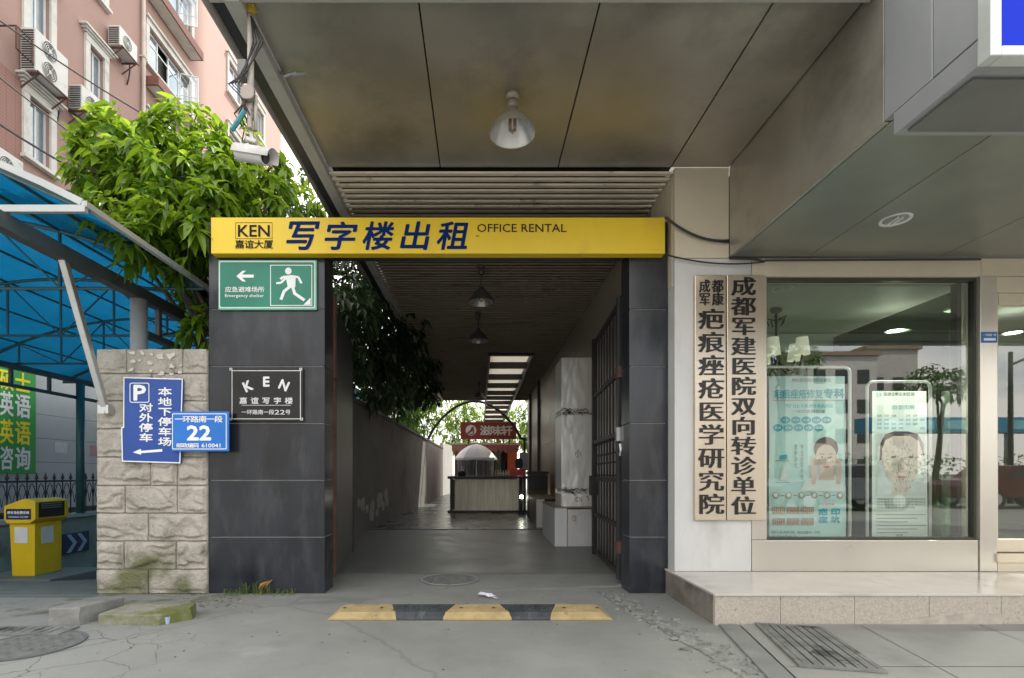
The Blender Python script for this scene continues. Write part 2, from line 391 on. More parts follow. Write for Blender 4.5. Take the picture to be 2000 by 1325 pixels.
# pavement strip in front of the shop, set at a slight slant
pav_m = pm('pavement_slab', (.25,.25,.235), .7, var=.12, scale=2, bump=.1, bscale=80, stain=(.19,.19,.175), stain_scale=2.2)
pv = M(); dx = -.195
def pvx(x, y): return x + (3.87-y)*dx
for i in range(9):
    for j in range(5):
        x0 = 1.96+i*.9; y1 = 3.862-j*.85; y0 = y1-.843
        if i == 0: pv.add([(pvx(x0,y0),y0,.012),(pvx(x0+.893,y0),y0,.012),(pvx(x0+.893,y1),y1,.012),(pvx(x0,y1),y1,.012)], [(0,1,2,3)])
        else: pv.add([(pvx(x0,y0),y0,.012),(pvx(x0+.893,y0),y0,.012),(pvx(x0+.893,y1),y1,.012),(pvx(x0,y1),y1,.012)], [(0,1,2,3)])
struct('pavement', pv, pav_m)
kb = M(); 
for j in range(6):
    y1 = 3.86-j*.62; y0 = y1-.61
    kb.prism([(pvx(1.80,y0),y0),(pvx(1.945,y0),y0),(pvx(1.945,y1),y1),(pvx(1.80,y1),y1)], -.02, .016, 'z')
struct('kerb', kb, pm('kerb_stone', (.19,.195,.185), .8, var=.2, bump=.2), bevel=.006)

# broken concrete along the seam
rnd = random.Random(4); rb = M()
for i in range(300):
    t_ = rnd.random()**.9; y = 4.95-2.15*t_; x = 1.22+.36*t_ + rnd.gauss(0, .055+.05*t_)
    if x > pvx(1.80, y)-.01: x -= .08
    s = rnd.choice([.006,.008,.010,.012,.015,.018,.026]) * (.7+.6*rnd.random())
    mt_ = Matrix.Rotation(rnd.random()*6, 3, 'Z') @ Matrix.Rotation(rnd.gauss(0,.35), 3, 'X')
    b = len(rb.v); rb.obox((x, y, s*.12), (s*2, s*(1+rnd.random()), s*.7), mt_)
    for k in range(b, b+8):
        p = rb.v[k]; rb.v[k] = (p[0]+rnd.gauss(0,s*.2), p[1]+rnd.gauss(0,s*.2), max(-.004, p[2]+rnd.gauss(0,s*.12)))
struct('rubble', rb, pm('broken_concrete', (.205,.205,.192), .9, var=.3, scale=9, bump=.3))['kind'] = 'stuff'
db = M(); rnd = random.Random(77)
for i in range(260):
    if i < 150: x, y = rnd.uniform(-3.6, 1.6), rnd.uniform(2.7, 4.9)
    else: x, y = rnd.gauss(-2.42, .16), rnd.gauss(4.52, .16)
    s = rnd.choice([.002,.003,.004,.007]) * (1 if i < 150 else 2.0)
    if -2.93 < x < -2.25 and y < 4.25 or y > 4.85: continue
    db.mi = 0 if rnd.random() < .6 else 1
    db.obox((x, y, s*.25), (s*2.2, s*(.8+rnd.random()), s*.6), Matrix.Rotation(rnd.random()*6, 3, 'Z') @ Matrix.Rotation(rnd.gauss(0,.3), 3, 'X'))
struct('debris', db, [pm('dark_grit', (.12,.118,.108), .9, var=.4, scale=30), pm('dry_crumbs', (.24,.20,.14), .9, var=.4, scale=30)])['kind'] = 'stuff'
# a worn patch of bare mortar under the rubble
pt = M(); pts = []
for i in range(26):
    f_ = i/25; pts.append((1.12+.38*f_+.05*mnoise.noise((f_*7,0,0)), 4.98-2.2*f_))
pts2 = [(p[0]+.16+.07*mnoise.noise((i*.7,5,0))+.02*i/25, p[1]) for i, p in enumerate(pts)]
for i in range(25): pt.quad((*pts[i],.005), (*pts2[i],.005), (*pts2[i+1],.005), (*pts[i+1],.005))
struct('mortar_patch', pt, pm('bare_mortar', (.235,.24,.225), .95, var=.3, scale=9, bump=.6, bscale=60, stain=(.13,.13,.12), stain_scale=6))

# ------------------------------------------------------------------ wheel stop, covers, grates, litter
ws_y = pm('worn_yellow_rubber', (.38,.285,.14), .85, var=.25, scale=7, stain=(.16,.13,.09), stain_scale=9, stain_lo=.58, stain_hi=.7, bump=.2)
ws_k = pm('black_rubber', (.045,.052,.058), .7, var=.3, scale=8, stain=(.14,.14,.135), stain_scale=14, stretch=(1,.25,1), bump=.3)
t = thing('speed_bump', 'yellow and black striped rubber kerb lying across the gateway', 'speed bump', (X(918,4.2), 4.2, 0))
ex = [X(640,4.05), X(770,4.2), X(880,4.2), X(985,4.2), X(1080,4.2), X(1196,4.05)]
y0, y1, yt0, yt1, hz = 4.0, 4.36, 4.06, 4.30, .052
for i in range(5):
    m = M(); a, b = ex[i], ex[i+1]; sk = .05 if 0 < i else 0; sk2 = .05 if i < 4 else 0
    sg = 1 if i % 2 == 0 else -1
    prof = [(y0,.0),(y0,.022),(yt0,hz),(yt1,hz),(y1,.022),(y1,.0)]
    def pr(x, s, e): 
        out = []
        for k, (yy, zz) in enumerate(prof):
            fr = (yy-y0)/(y1-y0)-.5; xx = x + s*fr*2*.05*(-1)
            if e: xx += e*(zz-.0)*1.5*(-1)
            out.append((xx, yy, zz))
        return out
    A = pr(a, 1 if i % 2 else -1, 0) if i else pr(a, 0, -1)
    B = pr(b, -1 if i % 2 else 1, 0) if i < 4 else pr(b, 0, 1)
    m.add(A+B, [(0,1,2,3,4,5),(11,10,9,8,7,6)]+[(k,k+6,(k+1)%6+6,(k+1)%6) for k in range(6)])
    seg = obj('rubber_segment', m, ws_k if i % 2 else ws_y, t, bevel=.006)
    if i % 2 == 0:
        tag(seg, 'worn yellow segment')
        for kx in ((.2,.8) if i != 2 else (.2,.8)):
            q = M(); q.disc((a+(b-a)*kx, 4.18, hz+.002), .016, 'z', 12); q.disc((a+(b-a)*kx, 4.18, hz+.003), .008, 'z', 8); obj('bolt', q, black_joint, seg)
    else:
        tag(seg, 'black segment with scuffed tread')
        q = M()
        for kx in range(9):
            xx = a+.06+(b-a-.12)*kx/8; q.obox((xx, 4.18, hz+.002), (.012, .17, .006), Matrix.Rotation(R(38 if kx % 2 else -38), 3, 'Z'))
        obj('tread', q, ws_k, seg)

def round_cover(name, label, c, r, mat_, ringm):
    t = thing(name, label, 'manhole cover', c)
    m = M(); m.lathe([(r*1.0,.003),(r*1.0,.010),(r*.93,.010),(r*.93,.004)], c, 48); obj('rim', m, ringm, t)
    m = M(); m.disc((c[0],c[1],c[2]+.007), r*.925, 'z', 48)
    for i in range(-7, 8):
        for j in range(-7, 8):
            x, y = i*r/8, j*r/8
            if math.hypot(x, y) < r*.84 and (i+j) % 2 == 0: m.obox((c[0]+x, c[1]+y, c[2]+.009), (r*.09, r*.028, .005), Matrix.Rotation(R(45 if i % 2 else -45), 3, 'Z'))
    obj('lid', m, mat_, t)
cover_m = pm('cast_iron_cover', (.20,.205,.20), .6, metal=.25, var=.25, scale=14, bump=.3, bscale=120)
round_cover('manhole_cover', 'round dusty manhole cover in the passage floor behind the striped kerb', (X(878,5.53), 5.53, .004), .31, cover_m, concrete)
cover2 = pm('dark_cover', (.15,.155,.145), .7, metal=.1, var=.3, scale=14, bump=.3, bscale=120)
round_cover('manhole_cover', 'dark round cover in the cracked concrete before the ramp', (X(58,3.42), 3.42, .0), .31, cover2, rampm)
def grate(name, label, c, L_, W_, n, rot, mat_):
    t = thing(name, label, 'drain grate', c); mt_ = Matrix.Rotation(rot, 3, 'Z'); cc = Vector(c)
    m = M(); m.obox(cc+Vector((0,0,.003)), (W_, L_, .004), mt_); obj('drain_pit', m, black_joint, t)
    m = M()
    for sx_ in (-1, 1):
        m.obox(cc+mt_@Vector((sx_*W_/2,0,.007)), (.03, L_+.03, .012), mt_); m.obox(cc+mt_@Vector((0,sx_*L_/2,.007)), (W_-.03, .03, .012), mt_)
    obj('grate_frame', m, mat_, t)
    m = M()
    for i in range(n):
        x = -W_/2+.015+(W_-.03)*(i+.5)/n; m.obox(cc+mt_@Vector((x,0,.006)), ((W_-.03)/n*.80, L_-.03, .012), mt_)
    obj('grate_bars', m, mat_, t)
gr_m = pm('grimy_grate', (.17,.172,.165), .75, metal=.1, var=.35, scale=7, bump=.3, stain=(.05,.05,.048), stain_scale=3, stain_lo=.56, stain_hi=.62)
grate('drain_grate', 'slanted slatted drain cover in the pavement below the shop step', (2.19, 3.38, .014), .85, .42, 7, R(-13), gr_m)
grate('drain_grate', 'narrow slotted drain across the foot of the parking ramp', (-3.75, 3.72, .002), .16, 1.5, 22, 0, gr_m)
m = M(); rnd = random.Random(8); base_ = [(-.085,.01),(-.06,.032),(-.03,.008),(.01,.022),(.05,.004),(.075,-.02),(.05,-.03),(.0,-.012),(-.03,-.02),(-.07,-.012)]
cx_, cy_ = X(955,4.72), 4.72
m.add([(cx_, cy_, .045)]+[(cx_+p[0]*1.25, cy_-p[0]*.8+p[1]*1.3, .012+.028*rnd.random()) for p in base_], [(0, i+1, (i+1) % 10+1) for i in range(10)])
m.add([(cx_+.02, cy_-.01, .05)]+[(cx_+p[0]*.8+.02, cy_-p[0]*.3+p[1]*1.0, .006+.02*rnd.random()) for p in base_], [(0, i+1, (i+1) % 10+1) for i in range(10)])
single('litter', m, pm('tissue_paper', (.66,.62,.74), .8, var=.1, scale=30), 'crumpled pale lilac wrapper lying behind the striped kerb', 'litter')
m = M(); m.lathe([(.0,0),(.02,0),(.026,.055),(.024,.055)], (X(326,3.92), 3.92, 0), 14)
single('plastic_cup', m, pm('blue_plastic', (.35,.50,.72), .4), 'small pale blue plastic cup beside the mossy slab', 'cup')

# ------------------------------------------------------------------ kerb stone and mossy slab
def rough_block(m, poly, z0, z1, amp, seed, sub=6):
    """stone slab: polygon prism with a slightly uneven, chipped top and rim"""
    n = len(poly); cx = sum(p[0] for p in poly)/n; cy = sum(p[1] for p in poly)/n
    dense = []
    for i in range(n):
        a, b = poly[i], poly[(i+1) % n]
        for k in range(sub): dense.append((a[0]+(b[0]-a[0])*k/sub, a[1]+(b[1]-a[1])*k/sub))
    N_ = len(dense); rings = []
    for sc, z in ((1,z0),(1.0,z0+(z1-z0)*.45),(.995,z1-.012),(.97,z1),(.6,z1),(.25,z1)):
        rings.append([(cx+(p[0]-cx)*sc+amp*mnoise.noise((p[0]*5+seed,p[1]*5,z*9)), cy+(p[1]-cy)*sc+amp*mnoise.noise((p[0]*5,p[1]*5+seed,z*9+3)), z+(amp*.6*mnoise.noise((p[0]*4*sc,p[1]*4*sc,seed)) if z > z0 else 0)) for p in dense])
    vs = [p for r_ in rings for p in r_]; fs = [tuple(range(N_-1,-1,-1))]
    for i in range(len(rings)-1):
        for k in range(N_): fs.append((i*N_+k, i*N_+(k+1) % N_, (i+1)*N_+(k+1) % N_, (i+1)*N_+k))
    fs.append(tuple(range((len(rings)-1)*N_, len(rings)*N_))); m.add(vs, fs)
m = M(); rough_block(m, [(-3.27,3.87),(-3.03,3.87),(-2.93,4.22),(-3.15,4.24)], 0, .135, .012, 3)
single('kerb_stone', m, pm('grey_kerb_stone', (.20,.20,.19), .85, var=.25, scale=5, bump=.35, bscale=50), 'plain grey kerb stone lying at the foot of the rough stone wall', 'kerb stone')
m = M(); rough_block(m, [(-2.90,3.89),(-2.43,3.87),(-2.27,4.03),(-2.34,4.22),(-2.88,4.20)], 0, .085, .016, 9)
moss_m = pm('mossy_concrete', (.27,.265,.23), .9, var=.2, scale=5, bump=.4, bscale=50, stain=(.125,.14,.035), stain_scale=2.0, stain_lo=.40, stain_hi=.56)
single('concrete_slab', m, moss_m, 'broken concrete slab greened with moss beside the dark pillar', 'slab')

# ================================================================== ROUGH STONE WALL (pier beside the gate)
stone_m = pm('rough_limestone', (.375,.345,.30), .95, var=.22, scale=5, bump=.8, bscale=38, stain=(.17,.15,.125), stain_scale=4.2, stain_lo=.54, stain_hi=.72)
def stone_moss():
    mt = stone_m.copy(); mt.name = 'limestone_with_moss'; n = mt.node_tree; L = n.links; b = n.nodes['Principled BSDF']
    src = b.inputs['Base Color'].links[0].from_socket
    g = n.nodes.new('ShaderNodeNewGeometry'); sx = n.nodes.new('ShaderNodeSeparateXYZ'); L.new(g.outputs['Position'], sx.inputs[0])
    t = n.nodes.new('ShaderNodeTexNoise'); t.inputs['Scale'].default_value = 2.4; t.inputs['Detail'].default_value = 8; L.new(g.outputs['Position'], t.inputs['Vector'])
    ad = n.nodes.new('ShaderNodeMath'); ad.operation = 'MULTIPLY_ADD'; ad.inputs[1].default_value = 1.35; L.new(t.outputs['Fac'], ad.inputs[0])
    mz = n.nodes.new('ShaderNodeMapRange'); mz.inputs['From Min'].default_value = 0; mz.inputs['From Max'].default_value = .75; mz.inputs['To Min'].default_value = .12; mz.inputs['To Max'].default_value = -.35; L.new(sx.outputs[2], mz.inputs['Value'])
    L.new(mz.outputs[0], ad.inputs[2])
    m2 = n.nodes.new('ShaderNodeMapRange'); m2.inputs['From Min'].default_value = .60; m2.inputs['From Max'].default_value = .82; m2.inputs['To Max'].default_value = .9; L.new(ad.outputs[0], m2.inputs['Value'])
    mx = n.nodes.new('ShaderNodeMix'); mx.data_type = 'RGBA'; L.new(m2.outputs[0], mx.inputs['Factor']); L.new(src, mx.inputs['A']); mx.inputs['B'].default_value = (.10,.105,.04,1)
    L.new(mx.outputs['Result'], b.inputs['Base Color']); return mt
stone_lo = stone_moss()
PX0, PX1, PY = -3.655, -2.60, 4.88
st = thing('stone_wall', 'rough pitch-faced limestone wall end left of the dark gate pillar', 'wall', ((PX0+PX1)/2, PY+.2, 0))
m = M(); m.box(PX0+.012, PX1-.004, PY+.02, PY+.30, -.3, 2.32); obj('mortar_core', m, pm('mortar', (.40,.38,.34), .95, var=.15, bump=.3), st)
rows = [0, .235, .505, .77, 1.035, 1.305, 1.575, 1.84, 2.10, 2.338]
splits = [[.47],[.25,.72],[.47],[.26,.73],[.49,.73],[.45],[.27,.75],[.50],[.27,.78]]
rnd = random.Random(12)
def stone_block(m, u0, u1, v0, v1, y, amp, seed, nx=44, nz=26):
    W, H = u1-u0, v1-v0; vs = []
    for j in range(nz+1):
        for i in range(nx+1):
            a, b = i/nx, j/nz
            e = min(a*W, (1-a)*W, b*H, (1-b)*H)
            k = min(1, e/.032); k = k*k*(3-2*k)
            p = Vector((u0+a*W, v0+b*H, seed*3.1))
            d = .42+.45*mnoise.noise(p*3.4)+.22*mnoise.noise(p*9)+.10*mnoise.noise(p*23)
            r1 = abs(mnoise.noise(Vector((p.x*4.2+seed, p.y*5.5, seed)))); d += .55*min(r1, .16)/.16-.4   # split ridges
            tb = .20+.16*mnoise.noise((p.x*5, seed, 1))+.07*mnoise.noise((p.x*14, seed, 4))             # broken lower lip
            if b < tb: d -= .75*min(1, (tb-b)/.05)
            ts = .10+.10*mnoise.noise((p.y*6, seed, 7))
            if a < ts or 1-a < .7*ts: d -= .30
            vs.append((u0+a*W+.006*mnoise.noise((p.y*8, seed, a)), y-.006-amp*k*max(-.15, d), v0+b*H+.006*mnoise.noise((p.x*8, seed, b))))
    fs = [(j*(nx+1)+i, j*(nx+1)+i+1, (j+1)*(nx+1)+i+1, (j+1)*(nx+1)+i) for j in range(nz) for i in range(nx)]
    base = len(vs)
    # sides back into the wall
    rim = [i for i in range(nx+1)] + [(j)*(nx+1)+nx for j in range(1, nz+1)] + [nz*(nx+1)+i for i in range(nx-1, -1, -1)] + [j*(nx+1) for j in range(nz-1, 0, -1)]
    vs += [(vs[r_][0], y+.05, vs[r_][2]) for r_ in rim]; k = len(rim)
    fs += [(rim[(i+1) % k], rim[i], base+i, base+(i+1) % k) for i in range(k)]
    m.add(vs, fs)
hi = M(); lo = M(); flat = M(); gp = .006
for r_, (z0, z1) in enumerate(zip(rows, rows[1:])):
    xs = [0]+splits[r_]+[1]
    for k in range(len(xs)-1):
        u0 = PX0+(PX1-PX0)*xs[k]+gp; u1 = PX0+(PX1-PX0)*xs[k+1]-gp
        tgt = hi if r_ > 1 else lo
        amp = .046 if r_ < 6 else .026
        if r_ == 8 and k == 1: amp = .005
        if r_ == 0: amp = .022
        stone_block(tgt, u0, u1, z0+gp, z1-gp, PY, amp, r_*5+k+rnd.random())
obj('stone_courses', hi, stone_m, st, smooth=True); obj('mossy_courses', lo, stone_lo, st, smooth=True)
m = M(); rnd = random.Random(5)                                        # torn remains of pasted paper
for (px, py, s) in ((258,690,6),(277,690,5),(295,692,4),(313,695,8),(334,695,8),(259,706,5),(272,704,3),(292,708,5),(256,722,5),(294,724,3),(336,716,6),(315,729,6),(335,731,4),(351,728,4),(352,714,3)):
    c = (X(px,4.86), Z(py,4.86)); n_ = 7
    rr_ = [s*.0040*rnd.choice([.55,.8,1.0,1.35]) for k in range(n_)]
    m.add([(c[0]+rr_[k]*1.2*math.cos(6.28*k/n_), 4.862-.002*rnd.random(), c[1]+rr_[k]*math.sin(6.28*k/n_)) for k in range(n_)], [tuple(range(n_))])
obj('paper_scrap', m, pm('old_paper', (.56,.53,.475), .9, var=.15, scale=40), st)

# ================================================================== GATE PILLARS
HB = 3.95                                                     # ceiling height of the gateway
def pillar(label, x0, x1, joints):
    y0, y1 = 4.9, 5.18
    t = thing('gate_pillar', label, 'pillar', ((x0+x1)/2, (y0+y1)/2, 0))
    m = M(); m.box(x0+.012, x1-.012, y0+.012, y1-.012, -.02, 3.56); obj('grout_core', m, grout, t)
    m = M(); zs = [0.0]+joints+[3.56]
    for a, b in zip(zs, zs[1:]): m.box(x0, x1, y0, y1, a+.0032, b-.0032)
    obj('granite_cladding', m, granite_dark, t, bevel=.003)
    return t
jts = [.54, 1.085, 1.63, 2.175, 2.72, 3.262]
pillar('wide dark granite gate pillar carrying the green running man sign', X(408,4.9), X(634,4.9), jts)
pillar('narrow dark granite gate pillar against the white shop column', X(1229,4.9), 1.792, jts)
m = M(); m.box(X(634,4.9)+.002, X(1229,4.9)-.002, 4.96, 5.14, 3.28, 3.54)
single('gate_lintel', m, dark_paint, 'dark lintel over the gateway behind the yellow sign', 'lintel')

# ================================================================== ENTRANCE CANOPY
cn_ = thing('entrance_canopy', 'brown metal panelled canopy with louvred soffit over the gateway', 'canopy', (.3, 4.7, 3.9))
seams = [-1.405, -.37, .72, 1.763, 2.302]
for a, b in zip(seams, seams[1:]):
    m = M(); m.box(a+.005, b-.005, 3.035, 4.735, HB+.03, HB+.05); obj('ceiling_panel', m, ceil_metal, cn_, bevel=.004)
for bx_ in ((-1.40,1.80,3.03,11.9),(-1.40,.20,11.901,19.7),(1.24,1.80,11.901,19.7)):
    m = M(); m.box(*bx_, HB+.085, HB+.35); obj('roof_slab', m, black_joint, cn_)
m = M(); m.box(1.805, 2.30, 3.05, 4.735, HB+.055, HB+.35); obj('roof_slab', m, black_joint, cn_)
louv_m = slat_cream
slat_shaded = pm('shaded_slat', (.33,.275,.205), .45, metal=.1, var=.15, scale=4, stretch=(.7,3,1), stain=(.16,.11,.07), stain_scale=2.5, stain_lo=.56, stain_hi=.7); inner_ = False  # inner slats get a darker copy, the passage's shade put into the colour
m = M(); pitch = .098; y = 4.75
while y < 19.6:
    for xa, xb in ([(-1.40, 1.795)] if y < 11.85 else [(-1.40, .20), (1.24, 1.795)]):
        b_ = len(m.v); m.box(xa, xb, y, y+pitch*.74, HB, HB+.02)
        for k in (b_, b_+1, b_+4, b_+5): m.v[k] = (m.v[k][0], m.v[k][1], m.v[k][2]-.018)     # each slat tips down towards the street
    y += pitch
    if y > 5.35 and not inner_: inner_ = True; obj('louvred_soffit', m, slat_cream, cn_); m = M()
obj('louvred_soffit', m, slat_shaded, cn_)
fas_m = pm('fascia_paint', (.47,.46,.43), .5, metal=.15, var=.1, scale=3, stain=(.20,.17,.13), stain_scale=3, stain_lo=.62, stain_hi=.78)
m = M(); m.box(-1.50, -1.405, 2.98, 19.7, HB-.045, HB+.03); obj('edge_trim', m, fas_m, cn_, bevel=.006)
m = M(); m.box(-1.60, -1.502, 2.98, 19.7, HB+.0, HB+.42); obj('gutter', m, dark_paint, cn_)
m = M(); m.tube([(-1.62,2.95+i*1.7,HB+.0+.03*math.sin(i*2.1)) for i in range(11)], .028, 8); obj('edge_pipe', m, pm('grimy_pipe', (.20,.19,.17), .6), cn_, smooth=True)
m = M(); m.box(-1.60, 2.30, 2.93, 3.028, HB-.02, HB+.5); obj('front_fascia', m, fas_m, cn_, bevel=.006)

# the beam boxed in brown metal between gateway canopy and shop canopy
bm = thing('boxed_beam', 'deep brown metal boxed beam face beside the gateway ceiling', 'beam', (2.4, 3.8, 3.155))
m = M(); m.box(2.305, 2.34, 2.925, 4.735, 3.157, 4.4); obj('side_panel', m, ceil_metal, bm, bevel=.003)
fr_m = pm('fascia_panel_blue_grey', (.37,.385,.40), .42, metal=.45, var=.06, scale=1.6, rvar=.3)
m = M(); m.box(2.30, 2.34, 2.605, 2.915, 3.157, 4.6); obj('fascia_panel', m, fr_m, bm, bevel=.003)
m = M(); m.box(2.297, 2.34, 2.315, 2.597, 3.158, 4.6); obj('fascia_panel', m, fr_m, bm, bevel=.003)
m = M(); m.box(2.342, 2.36, 2.86, 4.73, 3.185, 4.6); obj('backing', m, black_joint, bm)

# shop canopy soffit
sc_ = thing('shop_canopy', 'flat greenish metal soffit over the shop step', 'canopy', (6, 3.8, 3.155))
sof = pm('soffit_metal', (.33,.335,.295), .40, metal=.7, var=.14, scale=1.0, rvar=.12, bump=.04, bscale=.9)
for a, b in ((2.345,3.03),(3.036,4.25),(4.256,5.6),(5.606,7.0),(7.006,9.5)):
    m = M(); m.box(a, b, 2.86, 4.735, 3.157, 3.18); obj('soffit_panel', m, sof, sc_, bevel=.003)
m = M(); m.box(2.362, 9.5, 2.86, 4.735, 3.195, 4.6); obj('roof_body', m, black_joint, sc_)
t = thing('sign_box', 'overhead sign box with a blue front in a pale frame', 'sign', (5.5, 2.6, 3.03))
m = M(); m.box(2.30, 9.5, 2.31, 2.85, 3.03, 3.154); m.box(2.362, 9.5, 2.31, 2.85, 3.1545, 4.6); obj('housing', m, fr_m, t, bevel=.004)
m = M(); m.box(2.34, 9.4, 2.43, 2.80, 3.018, 3.029); obj('underside_panel', m, pm('underside_grey', (.20,.205,.195), .5, metal=.3), t)
m = M(); m.box(2.238, 2.284, 2.24, 2.308, 2.98, 4.6); m.box(2.284, 9.4, 2.24, 2.308, 2.98, 3.025); obj('sign_frame', m, pm('pale_aluminium', (.62,.66,.64), .35, metal=.5), t, bevel=.006)
m = M(); m.box(2.285, 9.4, 2.25, 2.308, 3.026, 4.6); obj('blue_face', m, pm('blue_sign_face', (.006,.03,.55), .6, var=.05, spec=.1), t)

# ------------------------------------------------------------------ bell lamps under the gateway ceiling
lamp_m = pm('lamp_enamel', (.30,.27,.215), .38, metal=.3, var=.12, scale=20)
lamp_in = pm('lamp_reflector', (.58,.575,.56), .25, metal=.7, var=.05)
tube_m = pm('unlit_lamp_tube', (.34,.22,.14), .4)
dark_lamp = pm('dark_lamp_enamel', (.09,.085,.08), .45, metal=.3)
def bell_lamp(label, x, y, ztop, drop, D, mat_):
    t = thing('ceiling_lamp', label, 'lamp', (x, y, ztop), 'bell lamps hanging along the gateway ceiling')
    r = D/2; zo = ztop-drop
    m = M(); m.lathe([(.0,0),(.055,0),(.052,-.03),(.03,-.045)], (x,y,ztop), 20); m.lathe([(.0,-.04),(.028,-.045),(.042,-.07),(.040,-.10),(.026,-.125)], (x,y,ztop), 20)
    m.tube([(x,y,ztop-.12),(x,y,zo+r*.98)], .012, 8); obj('mount', m, mat_, t, smooth=True)
    m = M(); m.lathe([(r*.20,r*1.22),(r*.24,r*1.0),(r*.34,r*.92),(r*.62,r*.66),(r*.84,r*.36),(r*.97,r*.06),(r*1.0,0)], (x,y,zo), 36); obj('lamp_shade', m, mat_, t, smooth=True)
    m = M(); m.lathe([(r*.985,.004),(r*.82,r*.35),(r*.60,r*.64),(r*.32,r*.90),(.0,r*.95)], (x,y,zo), 36); obj('reflector', m, lamp_in, t, smooth=True)
    m = M()
    for dx_ in (-.018, .018): m.tube([(x+dx_,y,zo+r*.95),(x+dx_,y,zo+.03)], .012, 8)
    m.tube([(x-.018,y,zo+.032),(x,y,zo+.018),(x+.018,y,zo+.032)], .012, 8); obj('lamp_tube', m, tube_m, t, smooth=True)
bell_lamp('beige bell lamp on the panelled ceiling in front of the yellow sign', X(1001,3.82), 3.82, HB+.03, .30, .345, lamp_m)
bell_lamp('dark bell lamp under the louvres just behind the yellow sign', X(940,6.9), 6.9, HB, .50, .36, dark_lamp)
bell_lamp('dim bell lamp deeper in the passage, second under the louvres', X(934,8.9), 8.9, HB, .50, .36, dark_lamp)
bell_lamp('tiny bell lamp silhouetted at the far end of the louvred ceiling', X(936,15.6), 15.6, HB, .50, .36, dark_lamp)

# ================================================================== SIGNS
ink_blue = pm('navy_lettering', (.004,.022,.125), .7, var=.1, spec=.08)
ink_dark = pm('dark_lettering', (.02,.022,.028), .7, spec=.1)
ink_white = pm('white_lettering', (.80,.81,.82), .45, var=.04)
yel = pm('yellow_sign_face', (.78,.54,.02), .40, var=.05, scale=1.4, rvar=.3, stretch=(1,1,.5), stain=(.62,.42,.04), stain_scale=2.2, stain_lo=.56, stain_hi=.78)
SY = 4.80
t = thing('rental_sign', 'long yellow office rental sign with navy Chinese lettering over the gateway', 'sign', (X(856,SY), SY+.05, Z(496,SY)))
m = M(); m.box(X(412,SY), X(1299,SY), SY, SY+.10, Z(495.5,SY), Z(425,SY)); obj('sign_panel', m, yel, t, bevel=.004)
P = front(SY-.003); m = M(); m.mi = 0
for ch, a, b in (('写',559,625),('字',634,699),('楼',708,770),('出',781,841),('租',853,915)):
    word(m, ch, X(a,SY), X(b,SY), Z(489,SY), Z(433,SY), P, ref=None, bold=.022, shear=.18)
m.mi = 1
word(m, 'OFFICE RENTAL', X(932,SY), X(1106,SY), Z(454,SY), Z(438,SY), P, bold=.004)
word(m, 'KEN', X(465,SY), X(527,SY), Z(463,SY), Z(440,SY), P, bold=.02)
chars(m, '嘉谊大厦', X(459,SY), X(534,SY), Z(486,SY), Z(470,SY), P, bold=.012)
ring(m, [(X(a,SY),Z(b,SY)) for a,b in ((532,435),(460,435),(460,467),(532,467))], [(X(a,SY),Z(b,SY)) for a,b in ((531.2,435.8),(460.8,435.8),(460.8,466.2),(531.2,466.2))], P)
m.box(X(929,SY), X(936,SY), SY-.004, SY-.002, Z(462,SY), Z(461,SY))
obj('lettering', m, [ink_blue, ink_dark], t)

# green evacuation sign
GY = 4.868
grn = pm('green_sign_face', (.004,.19,.125), .35, var=.14, scale=4)
grn_l = pm('pale_green_border', (.22,.56,.40), .4, var=.06)
t = thing('evacuation_sign', 'green emergency sign with arrow and white running figure on the pillar', 'sign', (X(522,GY), GY+.015, Z(605,GY)))
m = M(); m.box(X(426.5,GY), X(618,GY), GY, GY+.03, Z(605,GY), Z(508.5,GY)); obj('sign_panel', m, grn_l, t, bevel=.003)
p_ = lambda pts: [(X(a,GY), Z(b,GY)) for a, b in pts]
m = M(); poly2(m, p_([(430,600),(613.5,600),(613.5,513),(430,513)]), front(GY-.002)); obj('green_face', m, grn, t)
m = M(); P = front(GY-.004)
ring(m, rrect(X(428.5,GY),X(615.5,GY),Z(602,GY),Z(511,GY),.02), rrect(X(430,GY),X(614,GY),Z(600.5,GY),Z(512.5,GY),.017), P)
ring(m, p_([(528,518),(528,598),(610,598),(610,518)]), p_([(529.5,519.5),(529.5,596.5),(608.5,596.5),(608.5,519.5)]), P)
poly2(m, p_([(462,540),(474,529.5),(481,529.5),(473,537),(496,537),(496,543),(473,543),(481,550.5),(474,550.5)]), P)
ell(m, (X(563.5,GY), Z(530,GY)), .031, .033, P)
limb(m, p_([(566,541),(553,542),(548,546)]), .024, P); limb(m, p_([(563,540),(549,553),(540,554)]), .02, P)
limb(m, p_([(566,540),(583,542),(589,554)]), .022, P)
poly2(m, p_([(558,540),(578,540),(577,562),(563,564)]), P)
limb(m, p_([(567,560),(555,570),(549,586)]), .028, P); limb(m, p_([(571,558),(576,574),(595,587)]), .028, P)
ell(m, (X(576,GY),Z(574,GY)), .014, .014, P); ell(m, (X(555,GY),Z(570,GY)), .014, .014, P)
poly2(m, p_([(593,596),(607,582),(607,596)]), P)
chars(m, '应急避难场所', X(440,GY), X(517,GY), Z(571.5,GY), Z(561,GY), P, bold=.012)
word(m, 'Emergency shelter', X(440,GY), X(516,GY), Z(583,GY), Z(575,GY), P, bold=.006)
obj('white_marks', m, ink_white, t)

